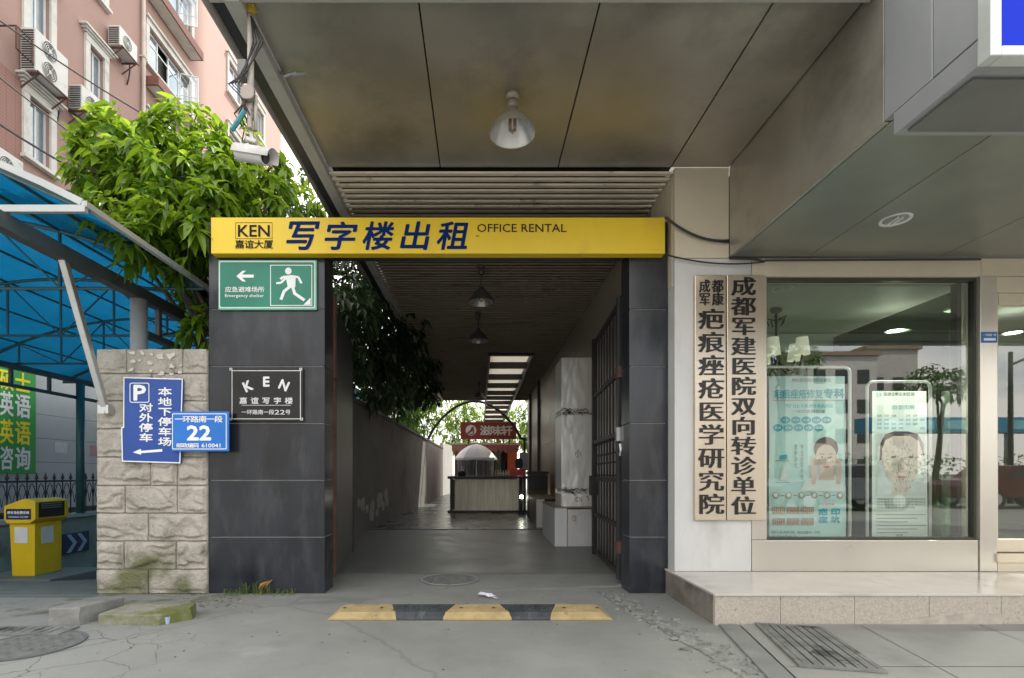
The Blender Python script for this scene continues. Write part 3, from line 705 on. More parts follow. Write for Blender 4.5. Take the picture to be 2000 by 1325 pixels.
# black plaque
BY = 4.872
t = thing('office_plaque', 'black office plaque with silver border and lettering on the dark pillar', 'plaque', (X(521,BY), BY, Z(823,BY)))
m = M(); m.box(X(450,BY), X(592,BY), BY, BY+.026, Z(823,BY), Z(719.5,BY)); obj('plaque_panel', m, pm('black_stone', (.010,.010,.012), .12, var=.2), t, bevel=.002)
m = M(); P = front(BY-.003); q_ = lambda a, b: (X(a,BY), Z(b,BY))
for a0, b0, a1, b1 in ((454,724.5,587,724.5),(454,818.5,587,818.5),(453.5,722,453.5,821),(587,722,587,821)):
    limb(m, [q_(a0,b0), q_(a1,b1)], .0065, P)
for a0, b0 in ((451,721.5),(587.5,721.5),(451,819),(589,819)):
    ring(m, [q_(a0-2.4,b0-2.4),q_(a0+2.8,b0-2.4),q_(a0+2.8,b0+2.4),q_(a0-2.4,b0+2.4)], [q_(a0-1.2,b0-1.2),q_(a0+1.6,b0-1.2),q_(a0+1.6,b0+1.2),q_(a0-1.2,b0+1.2)], P)
word(m, 'K', X(476,BY), X(493,BY), Z(765,BY), Z(744,BY), P, bold=.05, rot=R(24)); word(m, 'E', X(514,BY), X(527,BY), Z(756,BY), Z(736,BY), P, bold=.05); word(m, 'N', X(546,BY), X(564,BY), Z(763,BY), Z(743,BY), P, bold=.05, rot=R(-24))
chars(m, '嘉·谊·写·字·楼', X(470,BY), X(570,BY), Z(789.5,BY), Z(777,BY), P, bold=.02, gap=-.25)
limb(m, [q_(472,792), q_(568,792)], .004, P)
chars(m, '一环路南一段22号', X(472,BY), X(568,BY), Z(810,BY), Z(801,BY), P, bold=.014)
obj('lettering', m, pm('silver_lettering', (.62,.64,.66), .35, metal=.4), t)

# parking sign
KY = 4.825
pk_b = pm('parking_blue', (.012,.06,.30), .35, var=.1, scale=3, rvar=.3)
t = thing('parking_sign', 'tall blue underground parking sign with white P on the stone wall', 'sign', (X(297,KY), KY, Z(906,KY)))
pp = lambda pts: [(X(a,KY), Z(b,KY)) for a, b in pts]
out = [(241.5,737),(357.5,740),(352.5,905.5),(238.5,902),(237,836),(241,834)]
inn = [(243.5,739),(355.5,742),(350.5,903.3),(240.6,900),(239.2,837.5),(243,835.5)]
m = M(); m.prism(pp(out), KY, KY+.02, 'y'); obj('sign_panel', m, pk_b, t)
m = M(); P = front(KY-.003); ring(m, pp(out), pp(inn), P)
ring(m, rrect(X(253.5,KY),X(292,KY),Z(787,KY),Z(748,KY),.02), rrect(X(255,KY),X(290.5,KY),Z(785.5,KY),Z(749.5,KY),.016), P)
word(m, 'P', X(261,KY), X(286,KY), Z(783,KY), Z(752,KY), P, bold=.045)
chars(m, '本地下停车场', X(310.5,KY), X(335,KY), Z(873,KY), Z(756,KY), P, vertical=True, gap=.16, bold=.02)
chars(m, '对外停车', X(273.5,KY), X(298,KY), Z(865,KY), Z(787,KY), P, vertical=True, gap=.16, bold=.02)
poly2(m, pp([(260,884),(275,877),(276.5,881),(317,877.5),(317.5,882.5),(276.5,885.5),(276,888.5)]), P)
obj('white_marks', m, ink_white, t)

# number plate
NY = 4.79
t = thing('house_number_plate', 'bright blue street number plate reading 22 overlapping the parking sign', 'plate', (X(391,NY), NY, Z(882,NY)))
m = M(); m.box(X(335,NY), X(447,NY), NY, NY+.016, Z(882,NY), Z(804,NY)); obj('plate_panel', m, pm('enamel_blue', (.010,.16,.58), .3, var=.06, scale=4), t, bevel=.004)
m = M(); P = front(NY-.003)
ring(m, rrect(X(336.5,NY),X(443,NY),Z(878,NY),Z(808,NY),.012), rrect(X(338,NY),X(441.5,NY),Z(876.5,NY),Z(809.5,NY),.009), P)
chars(m, '一环路南一段', X(342,NY), X(435,NY), Z(825.5,NY), Z(813,NY), P, bold=.02, gap=.06)
word(m, '22', X(365,NY), X(413,NY), Z(861,NY), Z(831,NY), P, bold=.05)
chars(m, '邮政编码', X(345,NY), X(389,NY), Z(875,NY), Z(866,NY), P, bold=.02, gap=.05)
word(m, '610041', X(394,NY), X(431,NY), Z(874.5,NY), Z(866.5,NY), P, bold=.03)
obj('white_marks', m, ink_white, t)

# ================================================================== IRON GATES (folded back into the passage)
def gate(label, a, b, z0, z1, mats, n):
    """leaf from hinge a=(x,y) to free end b"""
    t = thing('iron_gate', label, 'gate', (a[0], a[1], z0)); A = Vector((*a, 0)); B = Vector((*b, 0)); d = (B-A); up = Vector((0,0,1))
    def pt_(f, z): return A + d*f + up*z
    m = M(); m.beam(pt_(0,z0), pt_(0,z1), .07, .07); obj('hinge_post', m, mats[1], t, bevel=.004)
    m = M(); m.beam(pt_(1,z0), pt_(1,z1-.0), .06, .06)
    zz = [z0+.06, z0+.55, z0+1.03, z0+1.52, z0+2.15, z1-.06]
    for z in zz: m.beam(pt_(.03,z), pt_(.97,z), .035, .05)
    obj('frame', m, mats[0], t)
    m = M()
    for i in range(1, n):
        m.beam(pt_(i/n,z0+.06), pt_(i/n,z1-.06), .018, .018)
    for i in range(n):
        f0, f1 = i/n, (i+1)/n
        for zc in (zz[2]+.12, zz[3]-.12):
            m.tube([pt_((f0+f1)/2+.5/n*math.cos(k*.7854), zc+.08*math.sin(k*.7854)) for k in range(9)], .007, 5)
    obj('bars', m, mats[0], t)
    for zh in (z0+.28, z1-.85):
        m = M(); m.box(a[0]-.05, a[0]+.05, a[1]-.08, a[1]+.02, zh, zh+.12); obj('hinge', m, rust_iron, t)
    return t
gt = gate('black barred gate leaf folded back beside the narrow pillar', (1.45,5.30), (1.56,7.0), .05, 2.98, (black_iron, dark_paint), 9)
m = M(); m.box(1.50,1.60,6.95,7.07,.85,1.12); obj('lock_box', m, black_iron, gt, bevel=.006)
m = M(); m.box(1.39,1.45,5.21,5.26,1.48,1.62); m.tube([(1.42,5.205,1.45),(1.425,5.19,1.38),(1.42,5.205,1.33)], .012, 6); obj('padlock', m, galv, gt)
gt = gate('dark gate leaf with rusty post folded back beside the wide pillar', (-1.535,5.32), (-1.78,7.05), .08, 2.98, (black_iron, rust_iron), 9)
m = M(); m.add([(-1.515,5.40,.1),(-1.755,7.05,.1),(-1.755,7.05,2.9),(-1.515,5.40,2.9)], [(0,1,2,3)]); m.add([(-1.565,5.40,.1),(-1.805,7.05,.1),(-1.805,7.05,2.9),(-1.565,5.40,2.9)], [(3,2,1,0)]); obj('sheet_panel', m, dark_paint, gt)

# ================================================================== PASSAGE: walls
plaster = pm('dirty_plaster', (.23,.22,.205), .8, var=.2, scale=1.2, stain=(.12,.11,.10), stain_scale=1.0, bump=.08)
plaster_sunlit = pm('sunlit_render', (.66,.65,.61), .75, var=.07, scale=1.5)  # paler than the passage wall, with sunlight put into the colour
t = thing('passage_wall', 'long grey plastered wall along the open side of the passage', 'wall', (-2.15, 16, 0))
m = M(); m.prism([(-2.32,5.36),(-1.95,26.7),(-2.13,26.7),(-2.50,5.36)], -.02, 2.42, 'z'); obj('wall_body', m, plaster, t)
m = M(); m.prism([(-2.28,5.36),(-1.91,26.7),(-2.17,26.7),(-2.54,5.36)], 2.422, 2.50, 'z'); obj('coping', m, plaster, t, bevel=.01)
m = M(); m.prism([(-1.95,26.72),(-1.60,30),(-1.80,30),(-2.13,26.72)], -.02, 2.75, 'z')
single('end_wall', m, plaster_sunlit, 'cream wall coloured as sunlit beyond the grey passage wall', 'wall')
m = M(); rnd = random.Random(21)                             # pale smears of old paint, flat on the wall
for i in range(14):
    y = 9.3+rnd.random()*2.8; xw = -2.32+(y-5.36)*(.37/21.34)+.003; z = .28+rnd.random()*.42; s = .06+.10*rnd.random()
    m.add([(xw, y+s*1.6*(1+.4*rnd.random())*math.cos(6.28*k/9), z+s*.8*(1+.6*rnd.random())*math.sin(6.28*k/9)) for k in range(9)], [tuple(range(9))])
obj('paint_smear', m, pm('pale_smear', (.50,.50,.49), .8, var=.3, scale=9), t)

# right side: clad wall
clad = pm('beige_cladding', (.44,.39,.33), .40, metal=.45, var=.12, scale=1.6, stretch=(1,2.4,.35), rvar=.3)
t = thing('clad_wall', 'beige metal sheet wall along the shop side of the passage', 'wall', (1.9, 12, 0))
m = M(); y = 5.40
while y < 19.6:
    m.box(1.803, 1.84, y, y+.588, 0, 1.95); m.box(1.803, 1.84, y, y+.588, 1.956, HB-.002); y += .594
obj('metal_sheets', m, clad, t, bevel=.004)
m = M(); m.box(1.842, 2.30, 5.40, 19.7, 0, HB+.3); obj('wall_body', m, black_joint, t)
m = M()
for y in (15.4, 18.0): m.box(1.72, 1.80, y, y+.08, 0, HB-.01)
obj('post', m, dark_paint, t)

# pale low boxes and the tall wrapped cabinet
box_w = pm('grubby_white_board', (.56,.57,.58), .6, var=.08, scale=3, stain=(.36,.34,.31), stain_scale=2.4, stain_lo=.6, stain_hi=.72, bump=.05)
box_top = pm('brown_top_board', (.24,.19,.15), .55, var=.2)
t = thing('low_counter', 'low grubby white boarded counter under the tall wrapped cabinet', 'counter', (1.48, 9.2, 0))
m = M(); m.box(1.375, 1.79, 8.05, 9.6, 0, .585); obj('front_board', m, box_w, t, bevel=.006)
m = M(); m.box(1.17, 1.367, 8.04, 9.6, 0, .60); obj('end_board', m, pm('white_board', (.62,.64,.66), .55, var=.07), t, bevel=.008)
m = M(); m.box(1.166, 1.79, 8.035, 9.62, .602, .625); obj('counter_top', m, box_top, t, bevel=.003)
m = M(); word(m, '佳', 1.44, 1.52, .40, .50, front(8.045)); obj('marker_scrawl', m, pm('brown_ink', (.30,.16,.08), .8), t)
t = thing('low_cabinet', 'small dark cabinet with one white end behind the low counter', 'cabinet', (1.5, 11.6, 0))
m = M(); m.box(1.37, 1.79, 10.86, 12.4, 0, .60); m.box(1.19, 1.37, 10.88, 12.4, 0, .60); obj('cabinet_body', m, dark_paint, t, bevel=.004)
m = M(); m.box(1.19, 1.36, 10.84, 10.875, 0, .605); obj('end_panel', m, white, t)
m = M(); m.box(1.16, 1.79, 10.80, 12.42, .607, .64); obj('cabinet_top', m, box_top, t)
foil = pm('crumpled_foil', (.72,.73,.72), .36, metal=.4, var=.06, scale=2.5, rvar=.3, bump=.10, bscale=7, stretch=(1,1,1))
def wrapped(m, x0, x1, y0, y1, z0, z1, seed, amp=.007):
    nx, nz = 26, 100
    def P(a, b, face):
        z = z0+b*(z1-z0)
        fold = 1.0 if z < z0+.50 or .95*z1 < z+.0 else .45
        d = amp*fold*(abs(mnoise.noise((a*3+seed, z*2.2, face*7)))*1.3+.7*mnoise.noise((a*9, z*5, seed+face))+.4*mnoise.noise((a*17, z*14, seed)))
        for zb in (z0+.235, z0+1.50): d -= .03*math.exp(-((z-zb-.02*mnoise.noise((a*4,face,seed)))/.022)**2)
        return d
    for face in range(2):
        vs = []
        for j in range(nz+1):
            for i in range(nx+1):
                a, b = i/nx, j/nz; d = P(a, b, face)
                z = z0+b*(z1-z0)
                vs.append((x0+a*(x1-x0), y0-d, z) if face == 0 else (x0-d, y1+a*(y0-y1), z))
        m.add(vs, [(j*(nx+1)+i, j*(nx+1)+i+1, (j+1)*(nx+1)+i+1, (j+1)*(nx+1)+i) for j in range(nz) for i in range(nx)])
    m.add([(x0,y0,z1),(x1,y0,z1),(x1,y1,z1),(x0,y1,z1)], [(0,1,2,3)])
    m.add([(x1,y0,z0),(x1,y1,z0),(x1,y1,z1),(x1,y0,z1)], [(0,1,2,3)]); m.add([(x0,y1,z0),(x1,y1,z0),(x1,y1,z1),(x0,y1,z1)], [(3,2,1,0)])
t = thing('wrapped_cabinet', 'tall cabinet wrapped in silver foil standing on the low counter', 'cabinet', (1.54, 8.4, .625))
m = M(); wrapped(m, 1.285, 1.785, 8.10, 8.75, .627, 2.98, 3); obj('foil_wrap', m, foil, t, smooth=True)
m = M(); rnd = random.Random(31)
for zb in (.86, 2.13):
    for i in range(22):
        x = 1.285+.5*rnd.random(); z = zb+rnd.gauss(0,.03); L_ = .03+.06*rnd.random()
        m.tube([(x, 8.085, z), (x+L_*.5, 8.075, z+rnd.gauss(0,.02)), (min(1.785,x+L_), 8.085, z+rnd.gauss(0,.02))], .005, 4)
obj('black_cord', m, black_iron, t)
m = M(); word(m, 'CN', 1.50, 1.60, .70, .775, front(8.068), bold=.0)
word(m, '小', 1.49, 1.59, 1.40, 1.53, front(8.068)); obj('scribble', m, pm('marker_ink', (.16,.15,.15), .7), t)

# ------------------------------------------------------------------ translucent roof strip
def milky():
    mt = bpy.data.materials.new('milky_roof_light'); mt.use_nodes = True; n = mt.node_tree; L = n.links; p = n.nodes['Principled BSDF']; o = n.nodes['Material Output']
    p.inputs['Base Color'].default_value = (.80,.76,.66,1); p.inputs['Roughness'].default_value = .4
    tl = n.nodes.new('ShaderNodeBsdfTranslucent'); tl.inputs['Color'].default_value = (.62,.57,.47,1)
    mx = n.nodes.new('ShaderNodeMixShader'); mx.inputs['Fac'].default_value = .7; L.new(p.outputs[0], mx.inputs[1]); L.new(tl.outputs[0], mx.inputs[2]); L.new(mx.outputs[0], o.inputs['Surface']); return mt
milk = milky()
t = thing('roof_light', 'ladder-like strip of milky roof light panes between dark bars down the passage', 'roof light', (.72, 19.6, HB))
bars_y = [11.92, 13.35, 14.95, 16.4, 17.9, 19.1, 20.4, 21.8, 23.5, 25.5, 27.5]
for a, b in zip(bars_y, bars_y[1:]):
    m = M(); m.quad((.22,a+.02,HB+.10),(1.22,a+.02,HB+.10),(1.22,b-.02,HB+.10),(.22,b-.02,HB+.10)); obj('milky_pane', m, milk, t)
for y in bars_y:
    m = M(); m.box(.24, 1.20, y-.07, y+.07, HB-.06, HB+.09); obj('cross_bar', m, black_iron, t)
for x in (.21, 1.23):
    m = M(); m.box(x-.03, x+.03, 11.86, 27.6, HB-.07, HB+.12); obj('side_rail', m, black_iron, t)
for x in (.21, 1.23):
    m = M(); m.tube([(x,27.5,0),(x,27.5,HB-.07)], .04, 8); obj('post', m, black_iron, t)

# ================================================================== KIOSK AT THE END OF THE PASSAGE
def corrugated(m, x0, x1, y, z0, z1, pitch, amp):
    n = int((x1-x0)/pitch*4); vs = []
    for i in range(n+1):
        x = x0+(x1-x0)*i/n; yy = y+amp*(1, .3, -1, .3)[i % 4]; vs += [(x,yy,z0),(x,yy,z1)]
    m.add(vs, [(2*i, 2*i+2, 2*i+3, 2*i+1) for i in range(n)])
t = thing('food_counter', 'food stall counter with corrugated metal front and black top', 'counter', (.22, 15.2, 0))
m = M(); corrugated(m, X(888,14.9), X(1014,14.9), 14.92, .06, .98, .09, .006); obj('corrugated_front', m, pm('corrugated_metal', (.82,.75,.65), .38, metal=.1, var=.16, scale=3, stretch=(3,1,.4)), t)
m = M(); m.box(-.95, 1.36, 14.84, 15.6, .99, 1.07); obj('counter_top', m, black_iron, t, bevel=.008)
m = M(); m.box(-.88,-.80,14.88,14.96,0,.99); m.box(1.13,1.20,14.88,14.96,0,.99); m.box(1.27,1.33,14.88,14.96,0,.99); m.box(-.95,1.36,14.86,14.98,0,.07); m.box(-.84,1.30,15.0,15.5,.08,.98); obj('frame', m, black_iron, t)
m = M(); m.box(1.20,1.265,14.92,14.95,.07,.98); obj('end_panel', m, box_w, t)
t = thing('red_crate', 'bright red plastic crate on the end of the food stall counter', 'crate', (1.13, 15.15, 1.07))
m = M(); x0, x1, y0, y1, z0, z1 = .91, 1.335, 15.0, 15.34, 1.075, 1.28
m.box(x0,x1,y0,y1,z0,z0+.02); m.box(x0,x1,y0,y0+.02,z0+.021,z1); m.box(x0,x1,y1-.02,y1,z0+.021,z1); m.box(x0,x0+.02,y0+.021,y1-.021,z0+.021,z1); m.box(x1-.02,x1,y0+.021,y1-.021,z0+.021,z1)
red_m = pm('red_plastic', (.62,.012,.010), .4, var=.06); obj('crate_shell', m, red_m, t)
m = M(); m.box(x0-.012,x1+.012,y0-.012,y0-.001,z1-.03,z1); m.box(x0-.012,x1+.012,y0-.012,y0-.001,z0+.09,z0+.105)
for i in range(5): m.box(x0+.05+i*.08,x0+.062+i*.08,y0-.01,y0-.001,z0,z1-.031)
obj('rim', m, red_m, t)
t = thing('glint_post', 'black post with a glowing ball for a glint before the food stall counter', 'lamp post', (1.14, 14.2, 0))
m = M(); m.tube([(1.14,14.2,0),(1.14,14.2,1.06)], .035, 10); m.box(1.05,1.23,14.1,14.3,0,.06); obj('post', m, black_iron, t)
m = M(); m.lathe([(.0,-.05),(.04,-.035),(.05,0),(.04,.035),(0,.05)], (1.14,14.15,.50), 14); obj('glint_ball', m, emit('glint_glow', (.95,1.0,.8), 14), t, smooth=True)  # glowing ball added for a bright glint, not a known lamp

# umbrella
t = thing('parasol', 'white and lilac panelled parasol opened over the food counter', 'parasol', (-.16, 20.3, 0))
ux, uy, uz, ur = X(930,20.3), 20.3, 1.76, .86
m = M(); n_ = 8; rings_ = 5
for k in range(n_):
    m.mi = 1 if k in (1, 5) else 0
    for i in range(rings_):
        f0, f1 = i/rings_, (i+1)/rings_
        def pp_(f, tt): return (ux+ur*f*math.cos(tt), uy+ur*f*math.sin(tt), uz+.55*(1-f*f)+(.0 if f < 1 else -.0))
        t0, t1 = 2*math.pi*k/n_+.2, 2*math.pi*(k+1)/n_+.2
        m.quad(pp_(f0,t0), pp_(f1,t0), pp_(f1,t1), pp_(f0,t1))
    m.quad(pp_(1,t0), (pp_(1,t0)[0],pp_(1,t0)[1],uz-.08), (pp_(1,t1)[0],pp_(1,t1)[1],uz-.08), pp_(1,t1))
obj('canopy', m, [pm('white_parasol_cloth', (.90,.89,.90), .7, var=.04), pm('lilac_parasol_cloth', (.72,.68,.76), .7, var=.05)], t)
m = M(); m.tube([(ux,uy,0),(ux,uy,uz+.6)], .02, 8); obj('pole', m, galv, t)
m = M()
for k in range(n_): 
    tt = 2*math.pi*k/n_+.2; m.tube([(ux,uy,uz+.25),(ux+ur*.6*math.cos(tt),uy+ur*.6*math.sin(tt),uz+.26)], .007, 5)
obj('rib', m, galv, t)
# striped curtain under the parasol
m = M(); nn = 90; vs = []
for i in range(nn+1):
    x = -.98+1.54*i/nn; yy = 21.1+.035*math.sin(i*.9)+.02*math.sin(i*.37); vs += [(x,yy,.4),(x+.0,yy,1.75)]
for i in range(nn):
    m.mi = 1 if i % 3 == 0 else 0; m.add(vs[2*i:2*i+4], [(0,2,3,1)])
single('striped_curtain', m, [pm('grey_cloth', (.36,.36,.37), .9, var=.1), pm('dark_stripe_cloth', (.06,.06,.065), .9)], 'grey pinstriped curtain hanging behind the parasol', 'curtain')
# small dark pots and bottle rack on the counter
t = thing('spice_pot', 'dark pot with a tall lid standing on the left of the food counter', 'pot', (-.55, 15.2, 1.07))
m = M(); m.lathe([(0,0),(.10,0),(.13,.06),(.12,.13),(.05,.15)], (-.55,15.2,1.072), 18); obj('bowl', m, black_iron, t, smooth=True)
m = M(); m.lathe([(.05,.15),(.06,.2),(.025,.24),(.03,.28),(0,.3)], (-.55,15.2,1.072), 14); obj('lid', m, galv, t, smooth=True)
glass_b = pm('pale_bottle', (.62,.60,.50), .3, var=.15)
def bottle(x, y, h, label):
    t = thing('bottle', label, 'bottle', (x, y, 1.072), 'bottles on the food counter')
    m = M(); m.lathe([(0,0),(.03,0),(.032,h*.62),(.014,h*.78),(.013,h)], (x,y,1.072), 10); obj('glass_body', m, glass_b, t, smooth=True)
    m = M(); m.lathe([(.016,h),(.016,h+.02),(0,h+.022)], (x,y,1.072), 8); obj('cap', m, white, t)
    return t
bt = bottle(.35, 15.2, .40, 'tall pale bottle standing apart on the food counter')
for i in range(6): bottle(.46+.075*i, 15.22+.02*(i % 2), .14+.015*(i % 3), 'small pale bottle in the row beside the red crate')
# stool back seen behind the crate
t = thing('folding_chair', 'black round-backed chair behind the red crate', 'chair', (1.20, 16.0, 0))
m = M(); m.prism(rrect(1.09,1.33,1.30,1.62,.10), 15.98, 16.0, 'y'); obj('backrest', m, black_iron, t)
m = M(); m.box(1.0,1.42,15.98,16.4,.68,.73); obj('seat', m, black_iron, t)
for a, b in ((1.02,15.99),(1.38,15.99),(1.02,16.36),(1.38,16.36)):
    m = M(); m.tube([(a,b,0),(a,b,.68)], .015, 6); obj('leg', m, galv, t)
m = M(); m.tube([(1.15,16.01,.72),(1.15,16.0,1.4)], .012, 6); m.tube([(1.27,16.01,.72),(1.27,16.0,1.4)], .012, 6); obj('back_support', m, galv, t)

# stall building with the maroon sign
stall_red = pm('orange_red_wall', (.60,.13,.05), .7, var=.14, scale=1.5)
t = thing('food_stall', 'orange red food stall with a scalloped awning and dark serving opening', 'stall', (.3, 23, 0))
m = M(); m.box(-1.10,-.74,21.9,22.0,0,2.4); m.box(1.16,1.58,21.9,22.0,0,2.4); m.box(-1.10,-1.0,22.0,25.5,0,2.4); m.box(1.48,1.58,22.0,25.5,0,2.4); m.box(-1.10,1.58,25.5,25.6,0,2.4); obj('wall', m, stall_red, t)
m = M(); m.box(-.74,1.16,21.92,21.98,0,.85); obj('serving_front', m, stall_red, t)
m = M(); m.box(-.72,1.14,23.4,23.45,.86,2.35); obj('shade_sheet', m, dark_paint, t)  # dark sheet behind the opening paints the stall's inner shade
m = M(); m.box(.36,.52,22.2,22.25,.86,2.3); obj('dark_post', m, dark_paint, t)
m = M(); m.box(.64,.90,22.1,22.13,.95,2.05); obj('menu_board', m, pm('green_grey_board', (.16,.20,.13), .6, var=.4, scale=8), t)
m = M(); m.prism([(21.35,2.36),(21.35,2.43),(25.7,2.62),(25.7,2.55)], -1.25, 1.66, 'x'); obj('roof', m, pm('pale_beam', (.62,.56,.47), .6), t)
m = M(); n_ = 13
for i in range(n_):
    x0 = -1.18+2.78*i/n_; x1 = -1.18+2.78*(i+1)/n_; xm = (x0+x1)/2
    m.add([(x0,21.33,2.35),(x1,21.33,2.35),(x1,21.24,2.12),((x1+xm)/2,21.23,2.02),(xm,21.225,1.99),((x0+xm)/2,21.23,2.02),(x0,21.24,2.12)], [(0,1,2,3,4,5,6)])
obj('awning', m, pm('brown_awning_cloth', (.26,.12,.10), .85, var=.25, scale=5), t)
BYY = 20.9
t = thing('stall_sign', 'maroon stall sign with round emblem and three white characters', 'sign', (.29, BYY, 2.5))
m = M(); m.box(X(900,BYY), X(1008,BYY), BYY, BYY+.2, Z(858,BYY), Z(825,BYY)); obj('sign_panel', m, pm('maroon_sign', (.27,.04,.03), .5, var=.1), t, bevel=.01)
m = M()
for x in (X(915,BYY), X(995,BYY)): m.tube([(x,BYY+.1,2.36),(x,BYY+.1,2.56)], .03, 6)
obj('sign_strut', m, black_iron, t)
m = M(); a_, b_, c_, d_ = X(900,BYY), X(1008,BYY), Z(858,BYY), Z(825,BYY)
ring(m, [(a_-.01,c_-.01),(b_+.01,c_-.01),(b_+.01,d_+.01),(a_-.01,d_+.01)], [(a_+.02,c_+.02),(b_-.02,c_+.02),(b_-.02,d_-.02),(a_+.02,d_-.02)], front(BYY-.012)); obj('sign_frame', m, pm('red_frame', (.38,.10,.08), .5), t)
m = M(); P = front(BYY-.008); chars(m, '滋味轩', X(938,BYY), X(1000,BYY), Z(851,BYY), Z(832,BYY), P, bold=.03, gap=.02)
ell(m, (X(920,BYY), Z(841,BYY)), .22, .22, P, 28)
m.mi = 1; P = front(BYY-.014)
poly2(m, [(X(a,BYY),Z(b,BYY)) for a, b in ((911.5,847),(918,841),(922,834),(925,834.5),(926,846),(923.5,846.5),(923,842),(919,845),(913,849))], P)
poly2(m, [(X(a,BYY),Z(b,BYY)) for a, b in ((914,849.5),(927,846.5),(926,849),(918,850.8))], P)
obj('lettering', m, [pm('cream_lettering', (.78,.74,.70), .5), MATS['maroon_sign']], t)
m = M(); m.prism(rrect(1.22,1.70,0,1.12,.05), 12.9, 13.35, 'y'); m.box(1.20,1.72,12.86,13.4,1.122,1.20)
t = single('rubbish_bin', m, pm('black_bin_plastic', (.016,.018,.017), .45, var=.2), 'black lidded rubbish bin between the dark cabinet and the stall', 'bin')
m = M(); m.box(1.235,1.685,12.888,12.898,.62,.72); obj('olive_band', m, pm('olive_band', (.09,.09,.02), .6), t)
m = M(); m.box(1.33,1.60,17.2,17.4,1.25,1.85); t = single('meter_box', m, steel_grey, 'grey electricity box on a post beside the food stall', 'box'); 
m = M(); m.tube([(1.46,17.3,0),(1.46,17.3,1.25)], .04, 8); obj('post', m, steel_grey, t)

# arched steel pipe past the ceiling end
m = M(); pts = []
for i in range(25):
    f = i/24; x = -2.05+3.8*f; pts.append((x, 20.2, 2.5+1.5*math.sin(math.pi*min(1, f*1.04))**.75))
m.tube(pts, .055, 10); t = single('steel_arch', m, black_iron, 'black arched steel pipe spanning the passage beyond the ceiling', 'arch')
m = M(); m.tube([(1.75,20.2,0),(1.75,20.2,2.55)], .055, 10); obj('leg', m, black_iron, t)

# ================================================================== TREES
def leaf(m, p, d, up, L, w, droop, simple):
    d = d.normalized(); s = d.cross(up)
    if s.length < 1e-3: s = Vector((1,0,0))
    s.normalize(); u = s.cross(d)
    if simple:
        m.add([p, p+d*L*.5+s*w, p+d*L*1.0-Vector((0,0,droop*L)), p+d*L*.5-s*w], [(0,1,2,3)]); return
    def c(t): return p + d*L*t - Vector((0,0,1))*droop*L*t*t
    f = u*w*.35
    c1, c2 = c(.35), c(.7)
    m.add([p, c1, c1+s*w+f, c1-s*w+f, c2, c2+s*w*.75+f*.7, c2-s*w*.75+f*.7, c(1.05)],
          [(0,1,2),(0,3,1),(1,4,5,2),(3,6,4,1),(5,4,7),(4,6,7)])
def tree(name, label, base, top, clumps, L, mats, seed, per=7, group=None, branches=True, r0=.09, simple=False, droop=.5, kind_leaf='leaf'):
    """clumps: (x,y,z, rx,ry,rz, number of twigs)"""
    rnd = random.Random(seed); t = thing(name, label, 'tree', base, group)
    tr = M(); b = Vector(base); tp = Vector(top); mid = b.lerp(tp, .5)+Vector((rnd.gauss(0,.08), rnd.gauss(0,.08), 0))
    tr.tube([b, b.lerp(mid,.5)+Vector((rnd.gauss(0,.03),0,0)), mid, tp], [r0, r0*.85, r0*.7, r0*.45], 10)
    lf = M()
    for ci, (x, y, z, rx, ry, rz, n) in enumerate(clumps):
        c = Vector((x,y,z))
        if branches:
            st_ = mid.lerp(tp, rnd.random()); k = st_.lerp(c, .5)+Vector((rnd.gauss(0,.1), rnd.gauss(0,.1), .12))
            tr.tube([st_, k, c], [r0*.4, r0*.28, r0*.12], 6)
        for i in range(n):
            v = Vector((rnd.gauss(0,1), rnd.gauss(0,1), rnd.gauss(0,1))).normalized(); q = rnd.random()**.42
            p = c+Vector((v.x*rx, v.y*ry, v.z*rz))*q
            o = Vector((v.x, v.y, v.z*.5+.35)).normalized()
            if branches and i % 3 == 0: tr.tube([c.lerp(p, .35), p], [r0*.08, r0*.05], 4, caps=False)
            tw = o*(.6+.5*rnd.random()); a0 = rnd.random()*6.28
            s1 = o.cross(Vector((0,0,1))); s1 = s1.normalized() if s1.length > 1e-3 else Vector((1,0,0)); s2 = o.cross(s1)
            for k in range(per):
                a = a0+k*2.4; f = k/per
                d = (s1*math.cos(a)+s2*math.sin(a))*(.95) + o*(.35+.5*f) + Vector((0,0,-.35))
                LL = L*(.65+.6*rnd.random()); lf.mi = 0
                leaf(lf, p+tw*L*f*.7, d, Vector((rnd.gauss(0,.3), rnd.gauss(0,.3), 1)), LL, LL*.21, droop*(.4+rnd.random()), simple)
    obj('trunk', tr, mats[1], t, smooth=True); obj('crown', lf, mats[0], t)
    return t
bark = pm('bark', (.085,.07,.055), .9, var=.3, scale=9, bump=.5, bscale=30)
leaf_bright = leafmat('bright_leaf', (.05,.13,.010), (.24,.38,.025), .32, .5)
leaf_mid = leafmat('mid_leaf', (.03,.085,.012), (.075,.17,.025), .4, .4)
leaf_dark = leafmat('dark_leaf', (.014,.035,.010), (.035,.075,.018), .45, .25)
def cl(px, py, d, r, n, rz=None, ry=None): return (X(px,d), d, Z(py,d), r, ry or r, rz or r, n)
